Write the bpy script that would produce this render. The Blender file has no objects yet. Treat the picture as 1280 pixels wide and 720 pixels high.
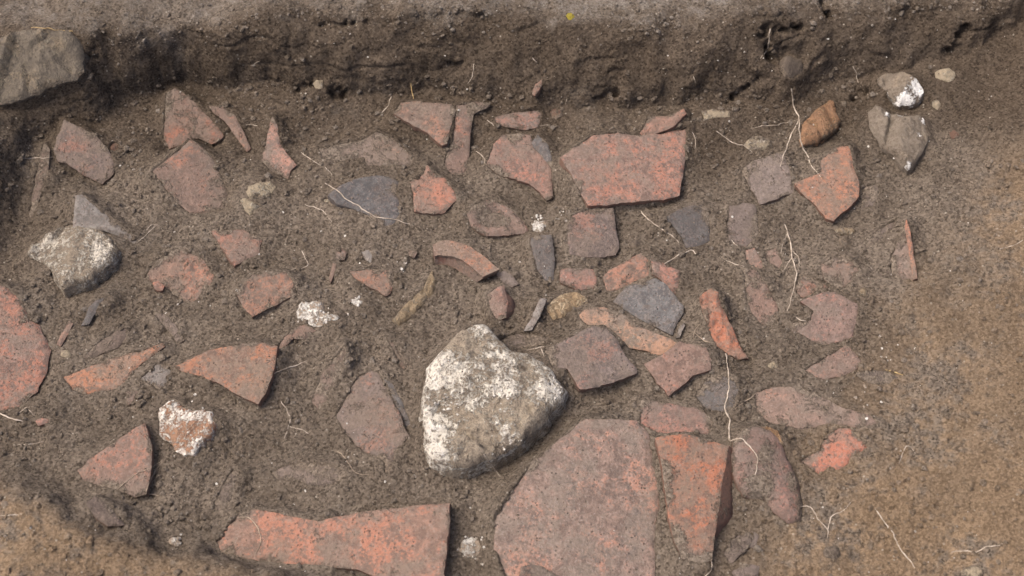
import bpy, math, random
import numpy as np
from mathutils import Vector
from mathutils.geometry import delaunay_2d_cdt

random.seed(7)
rng = np.random.default_rng(7)
sc = bpy.context.scene
COL = sc.collection

# ------------------------------------------------------------------ camera, sky, sun, exposure
CAM_H, PITCH, LENS = 1.90, 58.0, 49.0
cam_d = bpy.data.cameras.new('camera')
cam = bpy.data.objects.new('camera', cam_d)
COL.objects.link(cam)
cam.location = (0, 0, CAM_H)
cam.rotation_euler = (math.radians(90 - PITCH), 0, 0)
cam_d.lens = LENS
cam_d.sensor_width = 36
cam_d.clip_start = 0.05
cam_d.clip_end = 200
cam_d.dof.use_dof = True
cam_d.dof.focus_distance = 2.22
cam_d.dof.aperture_fstop = 4.0
sc.camera = cam

SUN_EL, SUN_AZ = 60.0, -88.0          # azimuth from +Y (away from the camera), negative = left
w = bpy.data.worlds.new('World')
sc.world = w
w.use_nodes = True
wn = w.node_tree
sky = wn.nodes.new('ShaderNodeTexSky')
sky.sky_type = 'NISHITA'
sky.sun_disc = False
sky.sun_elevation = math.radians(SUN_EL)
sky.sun_rotation = math.radians(SUN_AZ)
sky.air_density = 0.5
sky.dust_density = 6.0
sky.ozone_density = 0.3
wn.links.new(sky.outputs[0], wn.nodes['Background'].inputs[0])
wn.nodes['Background'].inputs[1].default_value = 0.14
sd = bpy.data.lights.new('sun', 'SUN')
sd.energy = 0.9
sd.angle = math.radians(30)
sd.color = (1.0, 0.91, 0.78)
sun = bpy.data.objects.new('sun', sd)
COL.objects.link(sun)
_d = Vector((math.sin(math.radians(SUN_AZ)) * math.cos(math.radians(SUN_EL)),
             math.cos(math.radians(SUN_AZ)) * math.cos(math.radians(SUN_EL)), math.sin(math.radians(SUN_EL))))
sun.rotation_euler = _d.to_track_quat('Z', 'Y').to_euler()
sun.location = (-1.5, 2.5, 4)
sc.view_settings.view_transform = 'Standard'
sc.view_settings.look = 'None'
sc.view_settings.gamma = 1.0
sc.view_settings.exposure = 0.95

# ------------------------------------------------------------------ helpers: pixels, noise, polygons
FPX = LENS / 36.0 * 1280.0
_cp, _sp = math.cos(math.radians(PITCH)), math.sin(math.radians(PITCH))
CAM = np.array([0.0, 0.0, CAM_H])


def ray(px, py):
    """direction through a pixel of the 1280x720 photograph (depth along the axis = 1)"""
    u, v = (px - 640.0) / FPX, (360.0 - py) / FPX
    return np.array([u, _cp + v * _sp, -_sp + v * _cp])


def at_z(px, py, z):
    d = ray(px, py)
    t = (z - CAM_H) / d[2]
    return CAM + t * d


def _h(ix, iy, iz, seed):
    n = (ix.astype(np.uint32) * np.uint32(374761393) + iy.astype(np.uint32) * np.uint32(668265263)
         + iz.astype(np.uint32) * np.uint32(2147483647) + np.uint32((seed * 974634777 + 12345) & 0xffffffff))
    n = (n ^ (n >> np.uint32(13))) * np.uint32(1274126177)
    n = n ^ (n >> np.uint32(16))
    n = n * np.uint32(2246822519)
    n = n ^ (n >> np.uint32(15))
    return n.astype(np.float32) * np.float32(2.0 / 4294967295.0) - np.float32(1.0)


def vn2(x, y, seed=0):
    x = np.asarray(x, np.float32); y = np.asarray(y, np.float32)
    ix = np.floor(x).astype(np.int64); iy = np.floor(y).astype(np.int64)
    fx = x - ix; fy = y - iy
    fx = fx * fx * fx * (fx * (fx * 6 - 15) + 10); fy = fy * fy * fy * (fy * (fy * 6 - 15) + 10)
    z = np.zeros_like(ix)
    a = _h(ix, iy, z, seed); b = _h(ix + 1, iy, z, seed); c = _h(ix, iy + 1, z, seed); d = _h(ix + 1, iy + 1, z, seed)
    return (a + (b - a) * fx) * (1 - fy) + (c + (d - c) * fx) * fy


def vn3(x, y, z, seed=0):
    x = np.asarray(x, np.float32); y = np.asarray(y, np.float32); z = np.asarray(z, np.float32)
    ix = np.floor(x).astype(np.int64); iy = np.floor(y).astype(np.int64); iz = np.floor(z).astype(np.int64)
    fx = x - ix; fy = y - iy; fz = z - iz
    fx = fx * fx * (3 - 2 * fx); fy = fy * fy * (3 - 2 * fy); fz = fz * fz * (3 - 2 * fz)
    r = 0
    for k in (0, 1):
        a = _h(ix, iy, iz + k, seed); b = _h(ix + 1, iy, iz + k, seed)
        c = _h(ix, iy + 1, iz + k, seed); d = _h(ix + 1, iy + 1, iz + k, seed)
        s = (a + (b - a) * fx) * (1 - fy) + (c + (d - c) * fx) * fy
        r = r + s * (fz if k else (1 - fz))
    return r


def sstep(a, b, x):
    t = np.clip((x - a) / (b - a), 0, 1)
    return t * t * (3 - 2 * t)


def polydist(P, Q):
    """signed distance (negative inside) of points Q (n,2) to polygon P (m,2), and the closest boundary points"""
    A = P; B = np.roll(P, -1, 0); AB = B - A
    best = np.full(len(Q), 1e9); cx = np.zeros((len(Q), 2)); ins = np.zeros(len(Q), bool)
    for i in range(len(P)):
        ap = Q - A[i]
        t = np.clip((ap @ AB[i]) / max(1e-12, AB[i] @ AB[i]), 0, 1)
        c = A[i] + t[:, None] * AB[i]
        d = ((Q - c) ** 2).sum(1)
        m = d < best
        best[m] = d[m]; cx[m] = c[m]
        if abs(AB[i, 1]) > 1e-12:
            cond = (A[i, 1] > Q[:, 1]) != (B[i, 1] > Q[:, 1])
            xi = A[i, 0] + (Q[:, 1] - A[i, 1]) / AB[i, 1] * AB[i, 0]
            ins ^= cond & (Q[:, 0] < xi)
    d = np.sqrt(best)
    return np.where(ins, -d, d), cx


def mesh_obj(name, V, F, mat, attrs=None, smooth=True, parent=None, loc=None):
    V = np.asarray(V, np.float32); F = np.asarray(F, np.int32)
    me = bpy.data.meshes.new(name)
    k = F.shape[1]
    me.vertices.add(len(V)); me.loops.add(F.size); me.polygons.add(len(F))
    me.vertices.foreach_set('co', V.ravel())
    me.loops.foreach_set('vertex_index', F.ravel())
    me.polygons.foreach_set('loop_start', np.arange(0, F.size, k, dtype=np.int32))
    me.polygons.foreach_set('use_smooth', np.full(len(F), smooth, bool))
    me.update(calc_edges=True)
    for n, a in (attrs or {}).items():
        at = me.attributes.new(n, 'FLOAT', 'POINT')
        at.data.foreach_set('value', np.asarray(a, np.float32))
    me.materials.append(mat)
    o = bpy.data.objects.new(name, me)
    COL.objects.link(o)
    if loc is not None:
        o.location = loc
    if parent is not None:
        o.parent = parent
    return o


def tag(o, label, cat, group=None, kind=None):
    o['label'] = label; o['category'] = cat
    if group: o['group'] = group
    if kind: o['kind'] = kind
    return o

# ------------------------------------------------------------------ materials
class NT:
    def __init__(s, name):
        s.m = bpy.data.materials.new(name); s.m.use_nodes = True
        s.t = s.m.node_tree; s.b = s.t.nodes['Principled BSDF']
    def n(s, kind, **kw):
        nd = s.t.nodes.new('ShaderNode' + kind)
        for k, v in kw.items(): setattr(nd, k, v)
        return nd
    def put(s, sock, v):
        if isinstance(v, bpy.types.NodeSocket): s.t.links.new(v, sock)
        else: sock.default_value = v
    def math(s, op, a, b=0.0, c=0.0, clamp=False):
        nd = s.n('Math', operation=op, use_clamp=clamp)
        s.put(nd.inputs[0], a); s.put(nd.inputs[1], b); s.put(nd.inputs[2], c)
        return nd.outputs[0]
    def map(s, v, a, b, c=0.0, d=1.0, smooth=True):
        nd = s.n('MapRange', interpolation_type='SMOOTHSTEP' if smooth else 'LINEAR')
        for i, x in enumerate((v, a, b, c, d)): s.put(nd.inputs[i], x)
        return nd.outputs[0]
    def mix(s, f, a, b, blend='MIX'):
        nd = s.n('Mix', data_type='RGBA', blend_type=blend)
        s.put(nd.inputs[0], f)
        s.put(nd.inputs[6], a if isinstance(a, bpy.types.NodeSocket) else (*a, 1))
        s.put(nd.inputs[7], b if isinstance(b, bpy.types.NodeSocket) else (*b, 1))
        return nd.outputs[2]
    def noise(s, co, scale, detail=4, rough=0.6, w=None, dist=0.0):
        nd = s.n('TexNoise', noise_dimensions='4D' if w is not None else '3D')
        s.put(nd.inputs['Vector'], co)
        nd.inputs['Scale'].default_value = scale; nd.inputs['Detail'].default_value = detail
        nd.inputs['Roughness'].default_value = rough; nd.inputs['Distortion'].default_value = dist
        if w is not None: s.put(nd.inputs['W'], w)
        return nd.outputs['Fac']
    def voro(s, co, scale, out='Distance', feature='F1', w=None):
        nd = s.n('TexVoronoi', feature=feature, voronoi_dimensions='4D' if w is not None else '3D')
        s.put(nd.inputs['Vector'], co); nd.inputs['Scale'].default_value = scale
        if w is not None: s.put(nd.inputs['W'], w)
        return nd.outputs[out]
    def attr(s, name):
        return s.n('Attribute', attribute_name=name).outputs['Fac']
    def bump(s, h, dist, strength=1.0, normal=None):
        nd = s.n('Bump'); s.put(nd.inputs['Height'], h)
        nd.inputs['Distance'].default_value = dist; nd.inputs['Strength'].default_value = strength
        if normal is not None: s.put(nd.inputs['Normal'], normal)
        return nd.outputs[0]
    def done(s, col, normal=None, rough=0.92, spec=0.15):
        s.put(s.b.inputs['Base Color'], col); s.put(s.b.inputs['Roughness'], rough)
        s.b.inputs['Specular IOR Level'].default_value = spec
        if normal is not None: s.put(s.b.inputs['Normal'], normal)
        return s.m


SOIL_D, SOIL_M, SOIL_L = (0.109, 0.087, 0.068), (0.160, 0.130, 0.102), (0.236, 0.198, 0.160)


def stretch(t, n, a=0.32, b=0.68):
    return t.map(n, a, b, smooth=False)


def soil_mix(t, n1, n2, n3, grain=None):
    c = t.mix(t.map(n1, 0.36, 0.66), SOIL_M, (0.174, 0.138, 0.104))
    c = t.mix(t.map(n2, 0.5, 0.72, 0, 0.6), c, SOIL_D)
    c = t.mix(t.map(n3, 0.50, 0.70, 0, 0.75), c, SOIL_L)
    c = t.mix(t.map(n3, 0.46, 0.30, 0, 0.75), c, (0.090, 0.071, 0.056))
    if grain is not None:
        c = t.mix(t.map(grain, 0.55, 1.0, 0, 0.65, smooth=False), c, (0.290, 0.240, 0.186))
        c = t.mix(t.map(grain, 0.40, 0.0, 0, 0.8, smooth=False), c, (0.058, 0.045, 0.033))
    return c


def cells(t, co, scale):
    """random grey for every grain of earth, and the distance to its middle"""
    v = t.n('TexVoronoi'); t.put(v.inputs['Vector'], co); v.inputs['Scale'].default_value = scale
    sep = t.n('SeparateColor'); t.put(sep.inputs[0], v.outputs['Color'])
    return sep.outputs[0], sep.outputs[1], v.outputs['Distance']


def mat_ground():
    t = NT('soil')
    co = t.n('TexCoord').outputs['Object']
    n1 = t.noise(co, 7, 4, 0.6); n2 = t.noise(co, 55, 4, 0.65); n3 = t.noise(co, 340, 4, 0.85)
    g0, g1, gd = cells(t, co, 330)
    c = soil_mix(t, n1, n2, n3, g0)
    tan = t.attr('tan')
    tm = t.math('MULTIPLY', tan, t.map(t.math('ADD', n1, t.math('MULTIPLY', t.math('SUBTRACT', n2, 0.5), 0.8)), 0.32, 0.56), clamp=True)
    c = t.mix(t.math('MULTIPLY', tm, 0.88), c, t.mix(t.map(t.math('ADD', t.math('MULTIPLY', n3, 0.7), t.math('MULTIPLY', g0, 0.3)), 0.28, 0.72), (0.215, 0.150, 0.093), (0.385, 0.276, 0.176)))
    c = t.mix(t.attr('dark_soil'), c, (0.66, 0.63, 0.60), 'MULTIPLY')
    pale = t.attr('pale')
    pm = t.math('MULTIPLY', pale, t.map(t.math('ADD', t.math('MULTIPLY', n2, 0.6), t.math('MULTIPLY', n3, 0.4)), 0.42, 0.62), clamp=True)
    c = t.mix(pm, c, t.mix(t.map(n3, 0.35, 0.68), (0.190, 0.162, 0.135), (0.360, 0.322, 0.275)))
    # fine chalk dust specks and the crumb structure share one cell pattern
    v = t.n('TexVoronoi'); t.put(v.inputs['Vector'], co); v.inputs['Scale'].default_value = 150
    sep = t.n('SeparateColor'); t.put(sep.inputs[0], v.outputs['Color'])
    speck = t.math('MULTIPLY', t.map(sep.outputs[0], 0.955, 0.965), t.map(v.outputs['Distance'], 0.30, 0.18), clamp=True)
    c = t.mix(t.math('MULTIPLY', speck, 0.75), c, (0.44, 0.39, 0.32))
    h = t.math('ADD', t.math('MULTIPLY', n3, 1.9), t.math('MULTIPLY', n2, 0.9))
    h = t.math('SUBTRACT', h, t.math('MULTIPLY', v.outputs['Distance'], 0.5))
    h = t.math('ADD', h, t.math('MULTIPLY', g0, 0.40))
    h = t.math('MULTIPLY', h, t.map(n1, 0.40, 0.60, 0.55, 1.0))
    return t.done(c, t.bump(h, 0.0046, 0.9), 0.95, 0.1)


SKIN = {   # weathered skin light / dark, fresh clay where rubbed
    'p': ((0.276, 0.176, 0.132), (0.188, 0.122, 0.093), (0.390, 0.165, 0.095)),
    'g': ((0.205, 0.162, 0.140), (0.142, 0.113, 0.098), (0.310, 0.160, 0.110)),
    'b': ((0.136, 0.136, 0.136), (0.098, 0.098, 0.101), (0.148, 0.147, 0.147)),
    'o': ((0.300, 0.172, 0.122), (0.205, 0.128, 0.096), (0.430, 0.172, 0.098)),
    't': ((0.320, 0.235, 0.165), (0.210, 0.155, 0.112), (0.450, 0.230, 0.125)),
    'w': ((0.270, 0.252, 0.228), (0.200, 0.185, 0.168), (0.280, 0.252, 0.228)),
    'd': ((0.130, 0.098, 0.082), (0.090, 0.068, 0.058), (0.230, 0.120, 0.082)),
}
_mc = {}


def obj_coords(t):
    """object coordinates shifted by a random amount for each object, so no two carry the same pattern"""
    co = t.n('TexCoord').outputs['Object']
    va = t.n('VectorMath', operation='MULTIPLY_ADD')
    t.put(va.inputs[0], t.n('ObjectInfo').outputs['Random']); va.inputs[1].default_value = (31.0, 17.0, 23.0); t.put(va.inputs[2], co)
    return va.outputs[0]


def mat_clay(skin, red):
    """fired clay: weathered skin, fresh clay where it is rubbed, dark pits, earth left on it (attribute dirt), broken sides"""
    key = (skin, red)
    if key in _mc: return _mc[key]
    a, b, r = SKIN[skin]
    t = NT('fired_clay')
    co = obj_coords(t)
    n1 = t.noise(co, 13, 4, 0.62)
    n2 = t.noise(co, 58, 5, 0.72, dist=0.4)
    n3 = t.noise(co, 300, 3, 0.75)
    s1, s2, s3 = stretch(t, n1), stretch(t, n2), stretch(t, n3, 0.28, 0.72)
    rnd = t.n('ObjectInfo').outputs['Random']
    c = t.mix(t.map(s2, 0.2, 0.8), tuple(0.72 * x for x in b), tuple(0.88 * x for x in a))
    g0, g1, gd = cells(t, co, 310)
    mixn = t.math('ADD', t.math('ADD', t.math('MULTIPLY', s1, 0.42), t.math('MULTIPLY', s2, 0.26)), t.math('ADD', t.math('MULTIPLY', s3, 0.12), t.math('MULTIPLY', g0, 0.20)))
    lo = 0.645 - 0.10 * red
    c = t.mix(t.map(mixn, lo, lo + 0.14, 0, 0.9), c, tuple(0.86 * x for x in r))
    # grey dust film in blotches
    n4 = t.noise(co, 17, 5, 0.70)
    film = t.math('ADD', t.math('MULTIPLY', stretch(t, n4), 0.7), t.math('MULTIPLY', s3, 0.3))
    c = t.mix(t.map(film, 0.44, 0.62, 0.0, 0.25 if skin in 'bw' else 0.66), c, (0.182, 0.141, 0.108))
    n5 = t.noise(co, 95, 3, 0.6)
    c = t.mix(t.map(t.math('ADD', t.math('MULTIPLY', n5, 0.7), t.math('MULTIPLY', n1, 0.3)), 0.54, 0.64, 0, 0.75), c, (0.110, 0.086, 0.072))
    # pits
    v = t.voro(co, 170)
    pit = t.math('MULTIPLY', t.map(v, 0.30, 0.14), t.map(s2, 0.50, 0.72))
    c = t.mix(t.math('MULTIPLY', pit, 0.85), c, (0.060, 0.045, 0.038))
    c = t.mix(t.map(s3, 0.66, 0.95, 0, 0.45), c, (0.37, 0.275, 0.235))
    c = t.mix(t.map(s3, 0.34, 0.05, 0, 0.65), c, (0.085, 0.064, 0.054))
    c = t.mix(t.map(g1, 0.72, 1.0, 0, 0.22, smooth=False), c, (0.33, 0.255, 0.215))
    c = t.mix(t.map(g1, 0.28, 0.0, 0, 0.35, smooth=False), c, (0.080, 0.062, 0.052))
    hsv = t.n('HueSaturation'); t.put(hsv.inputs['Color'], c)
    t.put(hsv.inputs['Hue'], t.map(rnd, 0, 1, 0.490, 0.503, smooth=False))
    t.put(hsv.inputs['Value'], t.map(t.math('FRACT', t.math('MULTIPLY', rnd, 7.3)), 0, 1, 0.86, 1.12, smooth=False))
    t.put(hsv.inputs['Saturation'], t.map(t.math('FRACT', t.math('MULTIPLY', rnd, 13.7)), 0, 1, 0.80, 1.04, smooth=False))
    c = hsv.outputs[0]
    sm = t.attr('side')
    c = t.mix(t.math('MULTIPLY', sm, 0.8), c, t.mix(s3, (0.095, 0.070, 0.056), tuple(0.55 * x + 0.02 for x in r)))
    # earth
    dn = t.math('ADD', t.math('MULTIPLY', s2, 0.45), t.math('ADD', t.math('MULTIPLY', stretch(t, n4), 0.30), t.math('MULTIPLY', s3, 0.25)))
    dt = t.attr('dirt')
    dm = t.map(t.math('ADD', dn, t.math('MULTIPLY', dt, 0.8)), 0.84, 1.02)
    veil = t.math('MULTIPLY', dt, 0.5 if skin in 'bw' else 0.8, clamp=True)
    ds = soil_mix(t, n1, n2, n3, g0)
    c = t.mix(veil, c, (0.190, 0.153, 0.124))
    c = t.mix(t.math('MULTIPLY', dm, 0.95), c, ds)
    h = t.math('ADD', t.math('MULTIPLY', n3, 0.7), t.math('MULTIPLY', n2, 0.9))
    h = t.math('SUBTRACT', h, t.math('MULTIPLY', pit, 0.5))
    h = t.math('ADD', h, t.math('MULTIPLY', dm, t.math('MULTIPLY', n3, 1.3)))
    m = t.done(c, t.bump(h, 0.0026, 0.9), 0.9, 0.15)
    _mc[key] = m
    return m


ROCK = {  # dark base, mid, crust colour, crust amount
    'lime':  ((0.150, 0.120, 0.092), (0.520, 0.440, 0.335), (0.690, 0.640, 0.550), 0.43),
    'left':  ((0.160, 0.130, 0.100), (0.420, 0.350, 0.265), (0.680, 0.620, 0.520), 0.48),
    'bank':  ((0.120, 0.104, 0.086), (0.240, 0.200, 0.150), (0.440, 0.390, 0.300), 0.56),
    'flint': ((0.135, 0.108, 0.084), (0.310, 0.262, 0.205), (0.850, 0.830, 0.790), 0.70),
    'white': ((0.330, 0.260, 0.200), (0.520, 0.430, 0.330), (0.740, 0.705, 0.640), 0.42),
    'pinkwhite': ((0.30, 0.17, 0.11), (0.46, 0.29, 0.19), (0.760, 0.710, 0.630), 0.38),
    'cream': ((0.290, 0.240, 0.170), (0.420, 0.350, 0.250), (0.560, 0.500, 0.400), 0.50),
    'yellow': ((0.260, 0.185, 0.115), (0.500, 0.370, 0.230), (0.620, 0.490, 0.330), 0.45),
    'orange': ((0.200, 0.130, 0.085), (0.400, 0.220, 0.120), (0.520, 0.330, 0.180), 0.50),
    'bone': ((0.220, 0.165, 0.105), (0.360, 0.280, 0.185), (0.470, 0.400, 0.300), 0.50),
    'clod': ((0.105, 0.084, 0.066), (0.175, 0.140, 0.110), (0.235, 0.195, 0.158), 0.60),
    'brown': ((0.120, 0.075, 0.055), (0.190, 0.115, 0.085), (0.250, 0.160, 0.120), 0.60),
    'lichen': ((0.30, 0.25, 0.04), (0.45, 0.36, 0.06), (0.60, 0.50, 0.12), 0.50),
}


def mat_rock(kind):
    key = ('rock', kind)
    if key in _mc: return _mc[key]
    a, b, cr, th = ROCK[kind]
    t = NT('stone_' + kind)
    co = obj_coords(t)
    n1 = t.noise(co, 20, 5, 0.65, dist=0.3)
    n2 = t.noise(co, 75, 5, 0.75, dist=0.5)
    n3 = t.noise(co, 320, 3, 0.75)
    s1, s2, s3 = stretch(t, n1), stretch(t, n2), stretch(t, n3, 0.28, 0.72)
    c = t.mix(t.math('ADD', t.math('MULTIPLY', s2, 0.6), t.math('MULTIPLY', s3, 0.4)), a, b)
    c = t.mix(t.map(s1, 0.5, 0.8, 0, 0.65), c, t.mix(0.5, b, (0.38, 0.29, 0.19)))
    g0, g1, gd = cells(t, co, 260)
    cm = t.map(t.math('ADD', t.math('ADD', t.math('MULTIPLY', s1, 0.30), t.math('ADD', t.math('MULTIPLY', s2, 0.34), t.math('MULTIPLY', g0, 0.12))),
                      t.math('ADD', t.math('MULTIPLY', s3, 0.24), t.math('MULTIPLY', t.attr('crust'), 1.35))), th, th + 0.16)
    c = t.mix(cm, c, cr)
    c = t.mix(t.map(s3, 0.36, 0.05, 0, 0.7), c, a)
    c = t.mix(t.map(g1, 0.30, 0.0, 0, 0.6, smooth=False), c, a)
    dm = t.map(t.math('ADD', t.math('ADD', t.math('MULTIPLY', s2, 0.5), t.math('MULTIPLY', s1, 0.5)), t.attr('dirt')), 0.80, 1.0)
    c = t.mix(t.math('MULTIPLY', dm, 0.92), c, soil_mix(t, n1, n2, n3, g0))
    h = t.math('ADD', t.math('MULTIPLY', n3, 0.8), t.math('ADD', t.math('MULTIPLY', n2, 1.2), t.math('MULTIPLY', cm, 0.4)))
    m = t.done(c, t.bump(h, 0.0055, 1.0), 0.92, 0.15)
    _mc[key] = m
    return m


def mat_root(name, col, col2):
    t = NT(name)
    co = t.n('TexCoord').outputs['Object']
    n = t.noise(co, 90, 4, 0.6)
    return t.done(t.mix(t.map(n, 0.38, 0.64), col2, col), t.bump(t.noise(co, 700, 2), 0.0006, 0.6), 0.7, 0.3)


M_GROUND = mat_ground()
M_ROOT = mat_root('root_skin', (0.50, 0.43, 0.35), (0.27, 0.22, 0.17))
M_ROOT_D = mat_root('dull_root_skin', (0.34, 0.27, 0.20), (0.20, 0.155, 0.115))
M_STRAW = mat_root('straw', (0.50, 0.37, 0.18), (0.36, 0.25, 0.12))

# ------------------------------------------------------------------ base shape of the trench
HB = 0.11
_fx = np.array([[-200, 150], [-100, 142], [0, 136], [110, 128], [200, 106], [300, 112], [400, 124], [500, 120], [600, 128],
                [700, 142], [860, 136], [950, 128], [1050, 114], [1110, 104], [1180, 92], [1260, 74], [1400, 46], [1600, 20]], float)
_lx = np.array([[-200, 30], [0, 36], [100, 44], [200, 42], [300, 30], [400, 18], [500, 22], [640, 22], [800, 34], [900, 26],
                [1000, 14], [1100, 14], [1240, 4], [1400, -8], [1600, -20]], float)
_F = np.array([at_z(a, b, 0.0) for a, b in _fx]); _L = np.array([at_z(a, b, HB) for a, b in _lx])
_nx = np.array([[-300, 470], [-60, 560], [0, 588], [90, 640], [190, 676], [300, 702], [385, 724], [520, 765], [700, 800], [1300, 860]], float)
HN = 0.060
_N = np.array([at_z(a, b, HN) for a, b in _nx])


def base(X, Y):
    wx = X + 0.012 * vn2(X * 17, Y * 17, 3) + 0.005 * vn2(X * 50, Y * 50, 4)
    wy = Y + 0.014 * vn2(X * 14 + 9, Y * 14, 5) + 0.006 * vn2(X * 45, Y * 45, 6)
    z = 0.010 * vn2(X * 5, Y * 5, 11) + 0.009 * vn2(X * 12, Y * 12, 12)
    yf = np.interp(wx, _F[:, 0], _F[:, 1]); yl = np.interp(wx, _L[:, 0], _L[:, 1])
    yl = np.maximum(yl, yf + 0.03)
    s = (wy - yf) / (yl - yf)
    prof = np.clip(s, 0, 1)
    prof = 0.35 * prof + 0.65 * (1 - (1 - prof) ** 2.2)
    hb = HB * prof + np.clip((wy - yl), 0, 0.35) * 0.10 + 0.016 * np.exp(-np.clip(-s, 0, 9) * 1.6) * (s <= 0) + 0.016 * (s > 0)
    hb = hb + 0.007 * vn2(X * 9, Y * 9, 14) * (s > 0.9)
    # near bank, lower left of the frame
    yn = np.interp(wx, _N[:, 0], _N[:, 1])
    s2 = (yn - wy + 0.065) / 0.105
    hn = HN * sstep(0, 1, s2) + np.clip(yn - wy, 0, 0.4) * 0.12
    # left wall
    xl = np.interp(wy, [0.5, 0.9, 1.1, 1.2, 1.45, 1.6], [-1.02, -0.96, -0.90, -0.845, -0.80, -0.80])
    hl = 0.11 * sstep(0, 1, (xl - wx) / 0.10)
    # right side rises towards the edge of the cut
    hr = 0.02 * sstep(0.45, 0.75, wx) + np.clip(wx - 0.62, 0, 0.7) * 0.20 + 0.08 * sstep(1.02, 1.2, wx)
    z = z + np.maximum(np.maximum(hb, hn), np.maximum(hl, 0)) 
    return np.maximum(z, 0.6 * z + hr) + 0 * X


def hit_base(px, py):
    d = ray(px, py)
    t = np.arange(1.5, 3.6, 0.002)
    p = CAM + t[:, None] * d
    b = base(p[:, 0], p[:, 1])
    k = np.argmax(p[:, 2] < b)
    return p[k]

# ------------------------------------------------------------------ finds: outlines read off the photograph
# each: name, category, label, surface, outline in photo pixels, options
#   lift mm of the face over the soil, tilt (dz/dx, dz/dy), th thickness mm, e drop of the soil at the edge mm,
#   op open sides {(x,y): extra drop mm}, dirt 0..1, bury mm over which soil laps over the rim
Fp, Rp, Lp, Bp = (0, -1), (1, 0), (-1, 0), (0, 1)
FINDS = []


def S(name, cat, label, surf, pts, **kw):
    FINDS.append(dict(name=name, cat=cat, label=label, surf=surf, pts=np.array(pts, float), **kw))


T, P_ = 'tile_fragment', 'pottery_sherd'
# --- back row, under the bank
S(P_, 'sherd', 'grey-faced sherd on edge with pale broken left rim, below the embedded stone', ('g', 1),
  [(79,148),(98,157),(120,168),(135,185),(143,205),(142,218),(127,229),(112,222),(98,214),(83,203),(72,201),(66,186)], tilt=(-.1,.4), op={Lp:14,Fp:6}, dirt=.2, lift=12)
S(P_, 'sherd', 'thin brown sherd set edge-on in the dark left side of the trench', ('p', 0),
  [(55,178),(62,186),(60,212),(54,235),(44,262),(35,280),(38,252),(45,215),(50,192)], dirt=.55, bury=6, tilt=(.3,.2))
S(T, 'tile', 'red-grey tile fragment leaning against the foot of the bank with a stepped right edge', ('p', 1),
  [(207,116),(218,109),(238,121),(252,137),(265,150),(280,169),(274,175),(264,180),(248,172),(239,173),(227,180),(211,185),(204,169)], tilt=(0,.35), op={Fp:5,Rp:5}, dirt=.3)
S(P_, 'sherd', 'narrow curved orange sherd tucked behind the stepped tile fragment at the bank foot', ('o', 1),
  [(260,132),(277,132),(293,143),(303,161),(314,185),(308,188),(296,172),(280,150),(266,140)], tilt=(-.1,.3), dirt=.3, lift=7)
S(T, 'tile', 'broad mottled pinkish grey tile fragment below the stepped fragment, its lower edge lost in soil', ('p', 1),
  [(190,212),(227,183),(238,172),(253,183),(266,196),(277,220),(285,241),(282,262),(258,267),(237,267),(219,250),(203,230)], tilt=(-.1,.25), op={Lp:10}, dirt=.33, lift=9, bury=5)
S(P_, 'sherd', 'upright orange sherd with a pointed top standing beside the rubble patch', ('o', 2),
  [(340,143),(335,165),(331,180),(327,201),(339,214),(360,224),(364,212),(371,206),(360,193),(350,178),(347,158)], tilt=(.1,.45), op={Rp:5}, dirt=.28)
S(T, 'tile', 'crumbly tan and pink tile lump half buried behind the blue-grey sherd', ('t', 1),
  [(397,184),(430,178),(455,172),(470,164),(485,169),(500,180),(516,196),(513,206),(480,209),(457,208),(455,198),(425,201),(402,198)], dirt=.42, bury=8, lift=8, tilt=(0,.2))
S(T, 'tile', 'smooth wedge-shaped brick-pink fragment with a dark lower edge at the foot of the bank', ('p', 1),
  [(492,141),(500,127),(521,125),(563,129),(570,137),(563,158),(559,179),(553,182),(534,166),(505,149)], op={(-.5,-.85):18}, tilt=(.1,.1), lift=20, th=20, dirt=.15)
S(T, 'tile', 'long upright dusty tile fragment with a flared orange top next to the wedge-shaped fragment', ('p', 1),
  [(570,131),(590,127),(614,127),(611,133),(592,142),(588,165),(587,190),(584,210),(579,220),(563,218),(555,207),(558,190),(566,175),(567,155)], op={Rp:15}, tilt=(-.1,.25), dirt=.35, lift=12)
S(T, 'tile', 'small dusty slab fragment with a dark underside tucked under the bank behind the red sherd', ('g', 1),
  [(618,146),(640,139),(675,137),(678,142),(672,158),(660,162),(632,158),(620,152)], op={Fp:8}, dirt=.35, lift=12)
S(T, 'tile', 'rough brick-red fragment with a ragged lower point beside the large pink tile', ('o', 1),
  [(608,205),(616,180),(628,168),(650,165),(663,168),(668,185),(680,197),(689,207),(691,230),(692,246),(684,250),(675,240),(660,228),(640,222),(620,216)], op={Fp:9}, tilt=(0,.2), dirt=.22, lift=9)
S(P_, 'sherd', 'small smooth grey flake overlapping the right shoulder of the rough brick-red fragment', ('b', 0),
  [(662,178),(672,167),(684,178),(690,195),(689,208),(680,200),(669,188)], lift=16, th=9, dirt=.2, tilt=(.1,.2), op={Rp:4})
S(T, 'tile', 'large straight-edged pink and grey roof tile fragment, biggest piece along the foot of the bank', ('p', 2),
  [(700,196),(717,184),(742,168),(772,165),(800,169),(830,165),(859,160),(857,182),(856,207),(850,243),(828,249),(799,251),(760,255),(735,257),(728,245),(714,217)], op={(.5,-.85):17}, tilt=(.03,.08), lift=15, th=24, dirt=.12)
S(P_, 'sherd', 'orange sliver with a dark underside resting behind the large pink roof tile', ('o', 1),
  [(800,165),(812,144),(836,145),(855,135),(858,141),(841,158),(820,166),(802,170)], op={Fp:14}, lift=26, th=20, dirt=.22, tilt=(.1,.2))
S('chalky_flake', 'stone', 'small flat white and orange flake poking from the bank foot', ('cream',),
  [(879,139),(891,137),(911,139),(912,146),(895,147),(880,151)], rock=4, lift=8, dirt=.2)
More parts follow.
